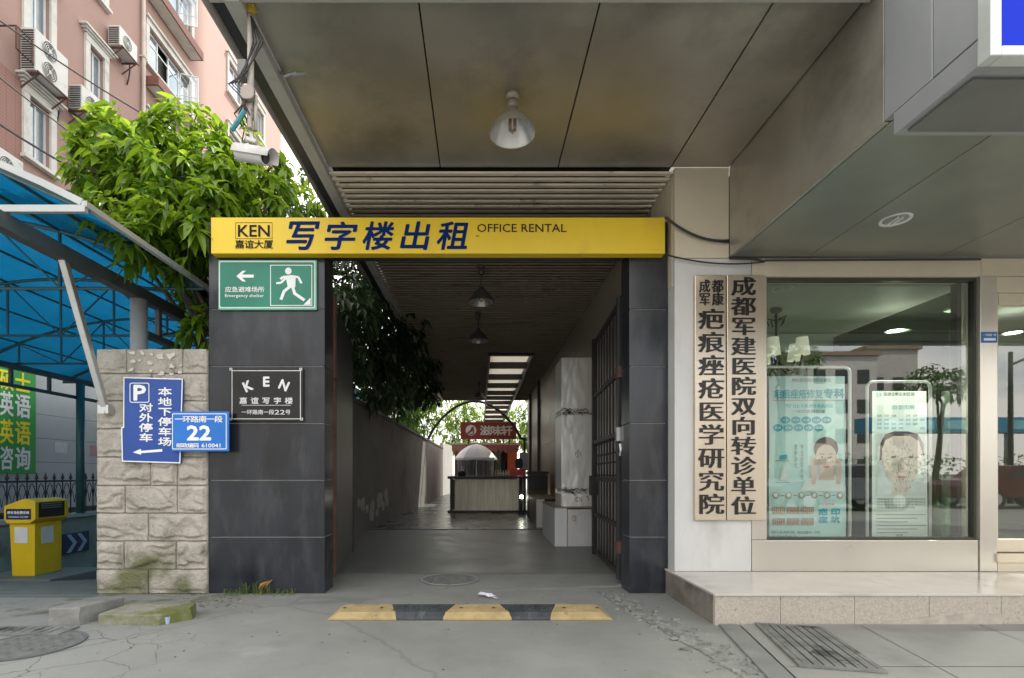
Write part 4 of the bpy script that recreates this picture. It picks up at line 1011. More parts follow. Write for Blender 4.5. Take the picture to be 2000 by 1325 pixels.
tree('broadleaf_tree', 'bright green drooping broadleaf tree above the blue canopy', (-2.95, 6.3, 0), (-3.05, 5.9, 3.7),
     [cl(215,275,5.5,0.30,29), cl(188,250,5.5,0.17,11), cl(280,270,5.6,0.30,31), cl(365,275,5.7,0.34,37), cl(320,300,5.8,0.34,27), cl(212,340,5.4,0.29,27), cl(255,350,5.4,0.36,38), cl(340,350,5.3,0.40,46),
      cl(430,340,5.5,0.36,35), cl(470,290,5.9,0.24,16), cl(515,345,5.8,0.26,20), cl(290,430,5.1,0.34,34), cl(375,430,5.1,0.38,42), cl(450,380,5.5,0.30,30), cl(525,400,5.7,0.28,22),
      cl(345,490,5.3,.22,20), cl(400,480,5.5,.26,30), cl(185,310,5.5,0.16,11), cl(195,390,5.5,0.17,12), cl(230,440,4.9,0.22,17), cl(275,480,4.85,0.19,13),
      cl(425,405,5.2,0.20,12), cl(385,560,6.2,.26,30), cl(300,390,5.8,0.47,43), cl(410,380,6.1,0.50,40), cl(395,640,5.6,0.16,15), cl(590,400,6.0,0.18,9)],
     .155, (leaf_bright, bark), 3, per=8, r0=.10)
tree('shrub_tree', 'thin darker green tree against the sky left of the canopy edge', (-2.6, 9.2, 0), (-2.75, 8.6, 4.5),
     [cl(575,405,8.3,.26,18), cl(600,425,8.3,.24,18), cl(555,420,8.2,.26,18), cl(585,372,8.4,.14,8), cl(635,422,8.6,.20,14), cl(600,340,8.4,.07,4), cl(560,350,8.0,.10,5)],
     .12, (leaf_mid, bark), 5, per=6, r0=.05)
# the dark trees that lean over the passage wall, and the lit ones past the end of the roof
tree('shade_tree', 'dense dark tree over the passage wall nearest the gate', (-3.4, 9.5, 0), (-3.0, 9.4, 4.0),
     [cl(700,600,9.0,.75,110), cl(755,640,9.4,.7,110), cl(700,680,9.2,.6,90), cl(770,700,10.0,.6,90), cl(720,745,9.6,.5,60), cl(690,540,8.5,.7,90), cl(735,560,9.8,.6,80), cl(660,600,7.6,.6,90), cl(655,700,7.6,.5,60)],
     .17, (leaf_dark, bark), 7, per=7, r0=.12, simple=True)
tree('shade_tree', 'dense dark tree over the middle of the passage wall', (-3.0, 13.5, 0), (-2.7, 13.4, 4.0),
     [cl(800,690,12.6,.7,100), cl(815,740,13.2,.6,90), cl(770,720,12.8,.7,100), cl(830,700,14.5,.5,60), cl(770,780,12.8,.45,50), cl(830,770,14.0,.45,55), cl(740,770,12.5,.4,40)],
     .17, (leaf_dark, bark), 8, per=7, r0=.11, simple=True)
m_ = [(.0, .0, 3.3, 1.3, 1.2, .9, 130), (-.7, .4, 4.6, 1.2, 1.2, 1.0, 130), (.7, .2, 4.6, 1.2, 1.2, 1.0, 120), (.1, .3, 5.8, 1.0, 1.0, .8, 90), (-.9,.1,3.0,.7,.7,.6,60)]
lit_spots = [(-3.4, 20.0, 'sunlit green tree rising behind the far half of the passage wall'), (-3.2, 25.5, 'bright tree above the far end of the passage wall'), (-1.1, 33.5, 'pale green tree behind the cream end wall'), (1.3, 36.0, 'far tree showing above the maroon stall sign'), (3.6, 30.0, 'leafy tree right of the maroon stall sign')]
for i, (x, y, lab) in enumerate(lit_spots):
    tree('garden_tree', lab, (x,y,0), (x,y,3.6), [(x+a,y+b,c*(1 if i != 3 else .9),rx,ry,rz,n) for a,b,c,rx,ry,rz,n in m_], .24, (leaf_bright if i else leaf_mid, bark), 40+i, per=6, r0=.14, simple=True, group='trees beyond the passage')

# ================================================================== SHOP
FY = 4.74                                                    # plane of the shop front
t = thing('shop_building', 'champagne metal shop front with one big window above the stone step', 'shop', (5, FY, .24))
m = M(); m.box(1.80, 2.302, FY, 5.38, 3.145, HB+.03); obj('upper_column_panel', m, beige_panel, t, bevel=.004)
m = M(); m.box(1.80, 2.51, FY, 5.2, .243, 3.14); obj('white_column_panel', m, pale_panel, t, bevel=.004)
m = M(); m.box(1.794, 1.80, 4.80, 4.90, 2.9, HB-.1); obj('side_trim', m, beige_panel, t)
m = M(); m.box(2.516, 4.636, FY, FY+.2, 2.975, 3.14); m.box(4.64, 9.5, FY, FY+.2, 2.975, 3.14); obj('lintel_panel', m, beige_panel, t, bevel=.004)
m = M(); m.box(2.516, 2.655, FY+.004, FY+.2, .535, 2.972); obj('window_jamb', m, champagne, t, bevel=.003)
m = M(); m.box(2.516, 4.615, FY+.002, FY+.2, .243, .53); obj('sill_panel', m, champagne, t, bevel=.004)
m = M(); m.box(4.62, 4.775, FY-.012, FY+.2, .243, 2.972); obj('door_column', m, champagne, t, bevel=.004)
wf = M()                                                     # slim dark window frame
for a in ((2.657,4.618,.532,.555),(2.657,4.618,2.945,2.972)): wf.box(a[0], a[1], FY+.03, FY+.09, a[2], a[3])
wf.box(2.657,2.672,FY+.03,FY+.09,.555,2.945); wf.box(4.50,4.54,FY+.09,FY+.16,.555,2.945); wf.box(4.60,4.618,FY+.03,FY+.09,.555,2.945)
wfo = obj('window_frame', wf, pm('olive_frame', (.06,.065,.05), .4, metal=.3), t)
shop_glass = glass('shop_glass', (.92,.97,.93), .17)
m = M(); m.quad((2.672,FY+.06,.555),(4.60,FY+.06,.555),(4.60,FY+.06,2.945),(2.672,FY+.06,2.945)); obj('window_pane', m, shop_glass, t)
# interior of the shop
inn_w = pm('shop_inner_wall', (.24,.26,.21), .7, var=.08); 
m = M(); m.box(2.4, 9.5, 10.0, 10.1, .24, 3.0); m.box(2.305, 2.39, 5.4, 10.0, .24, 3.0); m.box(9.5, 9.6, 4.95, 10.1, .24, 3.0); obj('inner_wall', m, inn_w, t)
m = M(); m.box(2.40, 9.5, FY+.21, 9.99, 2.96, 2.99); obj('inner_ceiling', m, pm('shop_ceiling', (.34,.38,.31), .6, var=.06), t)
m = M(); m.box(3.4, 9.5, 6.6, 9.9, 2.72, 2.95); obj('ceiling_drop', m, MATS['shop_ceiling'], t)
m = M(); m.box(2.40, 9.5, FY+.21, 9.99, .20, .25); obj('inner_floor_slab', m, pm('shop_floor', (.20,.20,.18), .2, var=.1), t)
m = M(); m.box(3.0, 5.2, 8.8, 9.3, .25, 1.25); m.box(5.6,6.6,9.4,9.9,.25,2.2); obj('reception_desk', m, pm('dark_wood', (.05,.04,.03), .4), t)
dl = emit('downlight_glow', (1.0,.98,.90), 9)
for k, (px, py, zc) in enumerate(((1861,606,2.955),(1748,646,2.715),(1978,650,2.715))):
    d = (zc-EYE)/(925-py)*1000; m = M(); m.disc((X(px,d), d, zc-.004), .075, 'z', 20); ob = single('downlight', m, dl, ('lit downlight on the shop ceiling nearest the window glass','lit downlight in the lower part of the shop ceiling, middle of window','lit downlight seen through the shop door')[k], 'downlight', 'lit ceiling lights inside the shop')
    m = M(); m.lathe([(.077,-.003),(.095,-.008),(.096,.0)], (X(px,d), d, zc), 20); obj('trim_ring', m, white, ob)
    ld = bpy.data.lights.new('shop_downlight', 'SPOT'); ld.energy = 95; ld.spot_size = R(150); ld.spot_blend = .5; ld.color = (1,.96,.86); ld.shadow_soft_size = .07
    lo2 = bpy.data.objects.new('shop_downlight', ld); C.objects.link(lo2); lo2.location = (X(px,d), d, zc-.09)
# door with its own frame
td = thing('shop_door', 'glass shop door in a pale metal frame at the right edge', 'door', (5.4, FY+.05, .24))
m = M(); m.box(4.78, 6.2, FY-.004, FY+.10, 2.83, 2.97); m.box(4.78, 4.825, FY+.03, FY+.09, .42, 2.828); m.box(4.83,6.2,FY+.03,FY+.09,2.72,2.828); m.box(4.78, 6.2, FY+.02, FY+.10, .42, .535); m.box(6.1,6.2,FY+.03,FY+.09,.54,2.72); obj('door_frame', m, beige_panel, td, bevel=.003)
m = M(); m.quad((4.83,FY+.06,.536),(6.1,FY+.06,.536),(6.1,FY+.06,2.72),(4.83,FY+.06,2.72)); obj('door_pane', m, shop_glass, td)
m = M(); m.box(4.76, 6.2, FY-.03, FY+.10, .33, .41); m.box(4.78, 6.2, FY-.01, FY+.1, .243, .328); obj('threshold', m, beige_panel, td)
m = M(); m.box(6.21, 9.5, FY, FY+.2, .243, 2.972); obj('side_panel', m, champagne, t)

# stone step
marble = pm('polished_marble', (.52,.48,.44), .16, var=.10, scale=1.6, stain=(.36,.33,.31), stain_scale=1.2, rvar=.5)
granite = pm('beige_granite', (.42,.375,.32), .75, var=.18, scale=60, bump=.25, bscale=160, stain=(.28,.24,.20), stain_scale=38, stain_lo=.58, stain_hi=.68)
granite_dk = pm('darker_granite', (.17,.15,.125), .8, var=.45, scale=4, bump=.25, bscale=90, stain=(.05,.048,.042), stain_scale=2.5)  # darker granite for the left side of the step
ts = thing('stone_step', 'polished stone step with granite face along the shop front', 'step', (5.5, 4.3, 0))
m = M(); xs = [1.765, 2.51, 3.3, 4.1, 4.9, 5.7, 6.5, 9.5]
for a, b in zip(xs, xs[1:]): m.box(a+.001, b-.001, 3.862, 5.0, .222, .241)
obj('marble_tread', m, marble, ts, bevel=.003)
m = M()
for a, b in ((1.775,2.27),(2.273,2.83),(2.833,3.395),(3.398,3.94),(3.943,4.7),(4.703,5.6),(5.603,9.5)): m.box(a, b, 3.872, 3.91, -.01, .221)
obj('granite_face', m, granite, ts, bevel=.003)
m = M(); m.box(1.772, 1.80, 3.912, 4.895, -.01, .221); obj('granite_side', m, granite_dk, ts)
m = M(); m.prism([(3.44,.0),(3.94,.0),(3.94,.085),(3.7,.092),(3.55,.075),(3.40,.07),(3.2,.045),(3.05,.03),(2.98,.0)], 3.862, 3.871, 'y'); obj('mortar_smear', m, pm('pale_mortar', (.40,.36,.31), .9, var=.2, scale=7, bump=.3), ts)
m = M(); m.box(1.81, 9.5, 3.92, 4.9, -.02, .21); obj('core', m, black_joint, ts)

# brass plates with raised black characters
brass = pm('brushed_brass', (.64,.55,.44), .30, metal=.85, var=.06, scale=1.5, stretch=(1,1,.5), rvar=.4)
BPY = 4.70
def plate(label, a, b, y0, y1, cols):
    t = thing('brass_plate', label, 'plate', (X((a+b)/2,BPY), BPY, Z(y1,BPY)))
    m = M(); m.box(X(a,BPY), X(b,BPY), BPY, BPY+.036, Z(y1,BPY), Z(y0,BPY)); obj('plate_panel', m, brass, t, bevel=.006)
    m = M()
    for s, u0, u1, v0, v1, gap in cols:
        n = len(s); h = (v1-v0)/n
        for i, ch in enumerate(s):
            word(m, ch, X(u0,BPY), X(u1,BPY), Z(v0+(i+1)*h-h*gap/2,BPY), Z(v0+i*h+h*gap/2,BPY), front(BPY-.002), thick=.006, ref='圆', bold=.032, boldv=0, ext=.004)
    obj('raised_lettering', m, pm('black_enamel', (.014,.013,.013), .3, var=.1), t)
plate('left brass institute plate starting with four small characters', 1357.5, 1418, 537, 1017, [('成军', 1366, 1386, 547, 598, .08), ('都康', 1391, 1412, 547, 598, .08), ('疤痕痤疮医学研究院', 1366, 1412, 602, 1008, .16)])
plate('right brass hospital plate with one tall column of characters', 1420, 1496, 537, 1017, [('成都军建医院双向转诊单位', 1430, 1474, 541, 1008, .13)])

# banner stands behind the glass
BN = 5.12
pale_blue = pm('pale_blue_banner', (.64,.90,.93), .45, var=.05, scale=1.5)
cyan_ink = pm('cyan_ink', (.02,.40,.52), .5); grey_ink = pm('grey_ink', (.12,.13,.13), .5); red_ink = pm('faded_red_ink', (.62,.16,.14), .5); skin_ink = pm('printed_skin', (.70,.53,.45), .5, var=.06); hair_ink = pm('printed_hair', (.10,.065,.045), .5, var=.3, scale=20); white_ink = pm('printed_white', (.78,.82,.82), .5); brown_ink2 = pm('printed_brown', (.42,.30,.22), .5, var=.4, scale=60)
def stand(label, x0, x1, ztop, y):
    t = thing('banner_stand', label, 'banner stand', ((x0+x1)/2, y+.03, .25)); r = .06
    m = M(); pts = [(x0, y+.03, .27)]+[(x0, y+.03, ztop-r)]
    for k in range(1, 6): a = math.pi-math.pi/2*k/5; pts.append((x0+r+r*math.cos(a), y+.03, ztop-r+r*math.sin(a)))
    for k in range(0, 6): a = math.pi/2-math.pi/2*k/5; pts.append((x1-r+r*math.cos(a), y+.03, ztop-r+r*math.sin(a)))
    pts.append((x1, y+.03, .27)); m.tube(pts, .014, 8); obj('stand_frame', m, white, t, smooth=True)
    for x in (x0, x1):
        m = M(); m.box(x-.03, x+.03, y-.12, y+.25, .25, .27); obj('foot', m, white, t)
    return t
ta = stand('left banner stand with a pale blue poster of a woman touching her face', X(1494,BN), X(1664,BN), Z(716,BN), BN)
U = lambda a, b: (X(a,BN), Z(b,BN))
m = M(); m.mi = 0; Pb = front(BN)
NP = 24; vs = []
for i in range(NP+1):
    v = 735+(1054-735)*i/NP; vs += [(X(1502+.012*(1054-v)*.2,BN), BN+.004*math.sin(i*.5), Z(v,BN)), (X(1652-.01*(1054-v)*.4,BN), BN+.006*math.sin(i*.5+1), Z(v,BN))]
m.add(vs, [(2*i, 2*i+2, 2*i+3, 2*i+1) for i in range(NP)]); 
def see_through(mt, f):
    n = mt.node_tree; L = n.links; p = n.nodes['Principled BSDF']; o = n.nodes['Material Output']; tl = n.nodes.new('ShaderNodeBsdfTranslucent'); mx = n.nodes.new('ShaderNodeMixShader'); mx.inputs['Fac'].default_value = f
    L.new(p.inputs['Base Color'].links[0].from_socket, tl.inputs['Color']); L.new(p.outputs[0], mx.inputs[1]); L.new(tl.outputs[0], mx.inputs[2]); L.new(mx.outputs[0], o.inputs['Surface']); return mt
obj('poster', m, see_through(pale_blue, .4), ta)
P = front(BN-.012); m = M()
mats_p = [cyan_ink, grey_ink, red_ink, skin_ink, hair_ink, white_ink, brown_ink2, pm('pale_printed_skin', (.80,.69,.61), .5, var=.10, scale=14)]
m.mi = 1; chars(m, '特约医院双向转诊单位', X(1545,BN), X(1622,BN), Z(747,BN), Z(740,BN), P)
m.mi = 0; chars(m, '疤痕痤疮修复', X(1510,BN), X(1606,BN), Z(779,BN), Z(762,BN), P, bold=.02); chars(m, '专科', X(1606,BN), X(1648,BN), Z(779,BN), Z(760,BN), P, bold=.05)
m.mi = 2; m.box(X(1508,BN), X(1646,BN), BN-.0125, BN-.012, Z(783,BN), Z(782,BN))
m.mi = 0; chars(m, '专业祛疤祛痘', X(1530,BN), X(1626,BN), Z(797,BN), Z(790,BN), P)
m.mi = 1; chars(m, '一站式皮肤管理', X(1545,BN), X(1610,BN), Z(807,BN), Z(801,BN), P)
for i in range(10):
    cx_, cy_ = ((1533+20*i, 821) if i < 5 else (1518+20*(i-5), 836)); m.mi = 0; ell(m, U(cx_,cy_), .048, .036, P, 16)
    m.mi = 5; P2 = front(BN-.014); word(m, '医美', X(cx_-6,BN), X(cx_+6,BN), Z(cy_+2.5,BN), Z(cy_-2.5,BN), P2)
# the printed portrait
P0 = front(BN-.0105); P1 = front(BN-.012); P2 = front(BN-.0135); P3 = front(BN-.015)
m.mi = 5; poly2(m, [U(a,b) for a, b in ((1566,952),(1572,938),(1590,930),(1600,925),(1624,925),(1640,935),(1650,952),(1650,960),(1560,960))], P0)
m.mi = 4; ell(m, U(1612,877), .122, .118, P0, 26)
m.mi = 4; poly2(m, [U(a,b) for a, b in ((1592,884),(1594,873),(1603,867),(1612,869),(1621,867),(1630,873),(1632,884),(1634,870),(1622,857),(1602,857),(1590,870))], P2)
m.mi = 3; ell(m, U(1612,893), .103, .128, P1, 26); poly2(m, [U(a,b) for a, b in ((1600,912),(1626,912),(1628,938),(1597,938))], P0)
poly2(m, [U(a,b) for a, b in ((1583,896),(1589,894),(1594,906),(1595,920),(1591,946),(1584,946),(1581,918))], P2)
for dx_ in range(3): limb(m, [U(1585+2.4*dx_, 906-2*dx_), U(1583+3.0*dx_, 889+2*dx_)], .010, P2)
poly2(m, [U(a,b) for a, b in ((1641,896),(1635,894),(1630,906),(1629,920),(1633,946),(1640,946),(1643,918))], P2)
m.mi = 4
for sx_ in (-1, 1):
    ell(m, U(1612+sx_*8.5, 893), .020, .0075, P3, 14); limb(m, [U(1612+sx_*4,887.5), U(1612+sx_*13,887)], .006, P3)
m.mi = 5
for sx_ in (-1, 1): ell(m, U(1612+sx_*8.5-2.4, 893), .005, .005, front(BN-.0165), 8); ell(m, U(1612+sx_*8.5+2.4, 893), .005, .005, front(BN-.0165), 8)
m.mi = 2; poly2(m, [U(a,b) for a, b in ((1605,911.5),(1609,909.5),(1612,910.3),(1615,909.5),(1619,911.5),(1615,914),(1612,914.6),(1609,914))], P3)
m.mi = 6; limb(m, [U(1610,903.5), U(1612,904.5), U(1614.5,903.5)], .004, P3); limb(m, [U(1611,893), U(1610,902)], .003, P3)
m.mi = 1
for x_, t_ in ((1553,'清新净化'),(1565,'专注祛斑祛痘')): chars(m, t_, X(x_-2.5,BN), X(x_+2.5,BN), Z(938 if len(t_) > 4 else 915,BN), Z(868,BN), P, vertical=True)
for y_ in (900, 942): m.box(X(1513,BN), X(1540,BN), BN-.0125, BN-.012, Z(y_+1,BN), Z(y_,BN))
m.mi = 5; poly2(m, [U(a,b) for a, b in ((1522,938),(1536,938),(1534,915),(1530,906),(1526,915))], P); m.mi = 0; poly2(m, [U(a,b) for a, b in ((1521,898),(1537,898),(1536,888),(1522,890))], P)
m.mi = 6
for i in range(6): ell(m, U(1514+25*i, 968), .034, .032, P, 16)
m.mi = 5
for i in range(6): ell(m, U(1514+25*i, 967), .020, .020, P2, 12)
m.mi = 1
for i in range(5): limb(m, [U(1523+25*i,968), U(1530+25*i,968)], .006, P)
rnd = random.Random(2)
for r_ in range(2):
    for c_ in range(3):
        m.mi = 6; x_ = 1507+28*c_; y_ = 990+22*r_; poly2(m, [U(x_,y_), U(x_+25,y_), U(x_+25,y_+14), U(x_,y_+14)], P)
        m.mi = rnd.choice([3,1,6])
        for k in range(6): a_ = x_+1+4*k; limb(m, [U(a_+1, y_+1+2*rnd.random()), U(a_+1, y_+9+4*rnd.random())], .006, P2)
for k in range(4):
    m.mi = 0; cx_, cy_ = 1606+24*(k % 2), 1000+15*(k//2); word(m, '疤印痘坑'[k], X(cx_-9,BN), X(cx_+9,BN), Z(cy_+7,BN), Z(cy_-7,BN), P, bold=.06)
m.mi = 2; chars(m, '专业值得信赖', X(1600,BN), X(1628,BN), Z(988,BN), Z(983,BN), P)
m.mi = 1; chars(m, '预约咨询热线', X(1505,BN), X(1550,BN), Z(1043,BN), Z(1037,BN), P); chars(m, '地址成都市一环路', X(1556,BN), X(1600,BN), Z(1043,BN), Z(1037,BN), P); chars(m, '欢迎到店体验', X(1505,BN), X(1555,BN), Z(1051,BN), Z(1046,BN), P)
obj('poster_print', m, mats_p, ta)
tb = stand('right shorter banner stand with a pale poster showing a face chart', X(1698,BN), X(1822,BN), Z(745,BN), BN)
m = M(); m.add([(*[(X(1703,BN), BN, Z(1054,BN)), (X(1812,BN), BN, Z(1054,BN)), (X(1811,BN), BN+.01, Z(764,BN)), (X(1705,BN), BN+.01, Z(764,BN))][k],) for k in range(4)], [(0,1,2,3)])
obj('poster', m, see_through(pm('pale_mint_banner', (.86,.94,.92), .45, var=.06, scale=1.5), .4), tb)
P = front(BN-.008); P2 = front(BN-.010); P3 = front(BN-.012); m = M()
m.mi = 1; chars(m, '面部诊断反射区图', X(1724,BN), X(1785,BN), Z(774,BN), Z(767,BN), P, bold=.01)
m.mi = 0; word(m, '医美', X(1710,BN), X(1721,BN), Z(776,BN), Z(767,BN), P); chars(m, '自查图解', X(1740,BN), X(1786,BN), Z(800,BN), Z(792,BN), P)
for r_ in range(4):
    for c_ in range(7):
        if (r_, c_) in ((0,3),(1,2),(3,5),(3,4),(2,6)): continue
        m.mi = 1; chars(m, '肤质', X(1712+14*c_,BN), X(1721+14*c_,BN), Z(815+8*r_,BN), Z(810.5+8*r_,BN), P)
m.mi = 5; poly2(m, [U(a,b) for a, b in ((1712,846),(1806,846),(1806,968),(1712,968))], P)
m.mi = 4; poly2(m, [U(a,b) for a, b in ((1716,900),(1718,866),(1727,849),(1745,843),(1772,843),(1792,849),(1802,868),(1803,892),(1796,880),(1780,856),(1740,856),(1724,872),(1720,898))], P2)
m.mi = 7; poly2(m, [U(a,b) for a, b in ((1721,878),(1728,860),(1744,852),(1776,852),(1793,862),(1799,882),(1797,910),(1786,934),(1776,946),(1776,966),(1742,966),(1742,944),(1730,930),(1722,904))], P2)
rnd = random.Random(6); m.mi = 1
for k in range(120):
    a_, b_ = rnd.gauss(1760,18), 860+98*rnd.random()
    if abs(a_-1760) < (36 if b_ < 915 else 20): limb(m, [U(a_,b_), U(a_+rnd.choice([0,0,2]), b_+2+4*rnd.random())], .0035, P3)
m.mi = 4
for sx_ in (-1, 1): ell(m, U(1760+sx_*17, 893), .026, .009, P3, 12)
m.mi = 2; ell(m, U(1760,932), .055, .010, P3, 14); m.mi = 6; limb(m, [U(1756,900),U(1753,915),U(1764,915)], .005, P3)
m.mi = 1
for r_ in range(4): chars(m, '观察面部色泽变化可知脏腑状况'[:14-3*(r_ == 3)], X(1711,BN), X(1806-20*(r_ == 3),BN), Z(977+5.4*r_,BN), Z(973.5+5.4*r_,BN), P)
for r_ in range(6): m.box(X(1711,BN), X(1808-18*(r_ % 3),BN), BN-.0085, BN-.008, Z(1006+7*r_,BN), Z(1005+7*r_,BN))
word(m, '咨询', X(1749,BN), X(1762,BN), Z(1050,BN), Z(1043,BN), P)
obj('poster_print', m, mats_p, tb)

# chandelier, leafy plant and glass partition inside the window
t = thing('chandelier', 'black scrolled chandelier with pale fabric shades inside the window', 'chandelier', (X(1516,5.6), 5.6, 2.95))
cx_, cy_, cz_ = X(1516,5.6), 5.6, 2.95
m = M(); m.lathe([(0,0),(.06,-.01),(.05,-.04),(.012,-.05),(.012,-.40),(.035,-.46),(.05,-.55),(.02,-.66),(0,-.68)], (cx_,cy_,cz_), 14)
for k in range(5):
    a = k*1.257+.3; m.tube([(cx_+.03*math.cos(a), cy_+.03*math.sin(a), cz_-.60), (cx_+.14*math.cos(a), cy_+.14*math.sin(a), cz_-.70), (cx_+.24*math.cos(a), cy_+.24*math.sin(a), cz_-.66), (cx_+.26*math.cos(a), cy_+.26*math.sin(a), cz_-.55)], .010, 6)
    m.tube([(cx_+.03*math.cos(a), cy_+.03*math.sin(a), cz_-.12), (cx_+.10*math.cos(a), cy_+.10*math.sin(a), cz_-.10), (cx_+.07*math.cos(a), cy_+.07*math.sin(a), cz_-.18)], .006, 5)
obj('scrolled_arms', m, black_iron, t, smooth=True)
for k in range(5):
    a = k*1.257+.3; m = M(); m.lathe([(.075,-.12),(.055,.06)], (cx_+.26*math.cos(a), cy_+.26*math.sin(a), cz_-.43), 16); obj('lamp_shade', m, emit('lit_shade', (.80,.80,.62), .12) if k == 0 else bpy.data.materials['lit_shade'], t, smooth=True)
t = thing('potted_plant', 'grassy green potted plant on the shop floor by the window', 'plant', (X(1850,5.6), 5.6, .25))
m = M(); m.lathe([(0,0),(.12,0),(.16,.16),(.15,.16)], (X(1850,5.6),5.6,.252), 18); obj('pot', m, pm('brown_pot', (.12,.07,.05), .5), t)
m = M(); rnd = random.Random(14)
for i in range(90):
    a = rnd.random()*6.28; L_ = .25+.25*rnd.random(); h_ = .15+.32*rnd.random(); b0 = Vector((X(1850,5.6)+.06*math.cos(a), 5.6+.06*math.sin(a), .40)); s_ = Vector((-math.sin(a), math.cos(a), 0))*.010
    p1 = b0+Vector((math.cos(a)*L_*.45, math.sin(a)*L_*.45, h_)); p2 = b0+Vector((math.cos(a)*L_, math.sin(a)*L_, h_*.6))
    m.add([b0-s_, b0+s_, p1+s_, p1-s_, p2], [(0,1,2,3),(3,2,4)])
obj('leaf_tuft', m, leaf_mid, t)
m = M(); m.box(4.545, 4.56, FY+.22, 7.2, .26, 2.9); single('glass_partition', m, glass('green_glass', (.55,.68,.52), .12), 'green tinted glass partition inside the right end of the window', 'partition')
# small plate on the door column, soffit downlight, cables
PYY = FY-.018
t = thing('small_address_plate', 'tiny blue address plate on the metal column beside the shop door', 'plate', (X(1932,PYY), PYY, Z(669,PYY)))
m = M(); m.box(X(1917,PYY), X(1948,PYY), PYY, PYY+.006, Z(669.5,PYY), Z(648.5,PYY)); obj('plate_panel', m, pm('plate_blue', (.02,.13,.40), .35), t)
m = M(); chars(m, '一环路南一段', X(1920,PYY), X(1945,PYY), Z(657,PYY), Z(652.5,PYY), front(PYY-.002), bold=.01)
m.box(X(1921,PYY), X(1944,PYY), PYY-.003, PYY-.002, Z(665.5,PYY), Z(661,PYY)); obj('white_marks', m, ink_white, t)
d = 2.005/.496; t = thing('recessed_light', 'round unlit recessed light in the greenish shop soffit', 'light', (X(1749,d), d, 3.157))
m = M(); m.lathe([(.085,-.001),(.105,-.012),(.108,0)], (X(1749,d), d, 3.156), 28); obj('trim_ring', m, white, t, smooth=True)
m = M(); m.disc((X(1749,d), d, 3.1535), .085, 'z', 28); obj('diffuser', m, pm('grey_diffuser', (.34,.35,.33), .2), t)
m = M()
for sx_ in (-.018, .018): m.tube([(X(1749,d)+sx_, d-.05, 3.145), (X(1749,d)+sx_, d+.05, 3.145)], .009, 6)
obj('lamp_tube', m, white, t)
def sag(a, b, s, n=14):
    a, b = Vector(a), Vector(b); return [a.lerp(b, i/n)-Vector((0,0,s*4*(i/n)*(1-i/n))) for i in range(n+1)]
cab = pm('black_cable_sheath', (.02,.02,.02), .5)
W_ = lambda px, py, d: (X(px,d), d, Z(py,d))
m = M(); m.tube(sag(W_(1299,424,4.70), W_(1424,470,4.71), .07), .012, 7); m.tube(sag(W_(1299,427,4.70), W_(1424,474,4.71), .05), .006, 6); single('black_cable', m, cab, 'thick black cable sagging across the top of the white column', 'cable')
m = M(); m.tube(sag(W_(1302,498,4.70), W_(1492,512,4.71), .045), .007, 6); m.tube([W_(1425,505,4.71), W_(1470,506,4.71), W_(1494,511,4.71)], .010, 6); single('black_cable', m, cab, 'thin black cable drooping just above the brass plates', 'cable')
m = M(); m.tube([W_(1494,509,4.71), W_(1700,508,4.72), W_(1915,507,4.72)], .009, 6); single('black_cable', m, cab, 'straight black cable run along the shop window lintel', 'cable')

# unseen block above the shop, sized for its shade, and an added sun-blocking tower
off_m = pm('office_wall', (.40,.37,.34), .7, var=.1)
t = thing('office_building', 'office block rising above the shop and passage', 'building', (8, 18, 4.3))
m = M(); m.box(1.85, 16, 5.45, 21.5, 4.31, 14.6); obj('wall', m, off_m, t)
m = M()
for k in range(2):
    for i in range(6): m.box(3.0+i*2.1, 4.4+i*2.1, 5.42, 5.449, 5.2+k*2.6, 6.7+k*2.6)
obj('window', m, pm('dark_window', (.03,.035,.04), .08), t)
m = M(); m.box(2.4, 16, 19.75, 21.5, 0, 4.3); obj('ground_floor', m, off_m, t)
t = thing('shade_tower', 'unseen tower block added to shade the pink apartment wall', 'building', (22, 44, 0))
m = M(); m.box(15, 17, 44, 52, 0, 84); obj('wall', m, off_m, t)
m = M()
for k in range(26): m.box(15.3, 16.7, 43.96, 43.999, 1.5+k*3.1, 3.1+k*3.1)
obj('window_band', m, MATS['dark_window'], t)

# ================================================================== BLUE RAMP CANOPY
def poly_sheet():
    mt = bpy.data.materials.new('blue_polycarbonate'); mt.use_nodes = True; n = mt.node_tree; L = n.links
    for x in list(n.nodes): n.nodes.remove(x)
    o = n.nodes.new('ShaderNodeOutputMaterial'); tl = n.nodes.new('ShaderNodeBsdfTranslucent'); p = n.nodes.new('ShaderNodeBsdfPrincipled'); tr = n.nodes.new('ShaderNodeBsdfTransparent')
    g = n.nodes.new('ShaderNodeNewGeometry'); t = n.nodes.new('ShaderNodeTexNoise'); t.inputs['Scale'].default_value = 1.7; t.inputs['Detail'].default_value = 7; L.new(g.outputs['Position'], t.inputs['Vector'])
    mx = n.nodes.new('ShaderNodeMix'); mx.data_type = 'RGBA'; mx.inputs['A'].default_value = (.001,.045,.115,1); mx.inputs['B'].default_value = (.003,.095,.20,1); L.new(t.outputs['Fac'], mx.inputs['Factor'])
    L.new(mx.outputs['Result'], tl.inputs['Color']); L.new(mx.outputs['Result'], p.inputs['Base Color']); p.inputs['Roughness'].default_value = .25
    tr.inputs['Color'].default_value = (.006,.17,.30,1)
    m1 = n.nodes.new('ShaderNodeMixShader'); m1.inputs['Fac'].default_value = .62; L.new(p.outputs[0], m1.inputs[1]); L.new(tl.outputs[0], m1.inputs[2])
    m2 = n.nodes.new('ShaderNodeMixShader'); m2.inputs['Fac'].default_value = .12; L.new(m1.outputs[0], m2.inputs[1]); L.new(tr.outputs[0], m2.inputs[2]); L.new(m2.outputs[0], o.inputs['Surface'])
    return mt
teal_steel = pm('teal_steel', (.035,.10,.11), .45, var=.2)
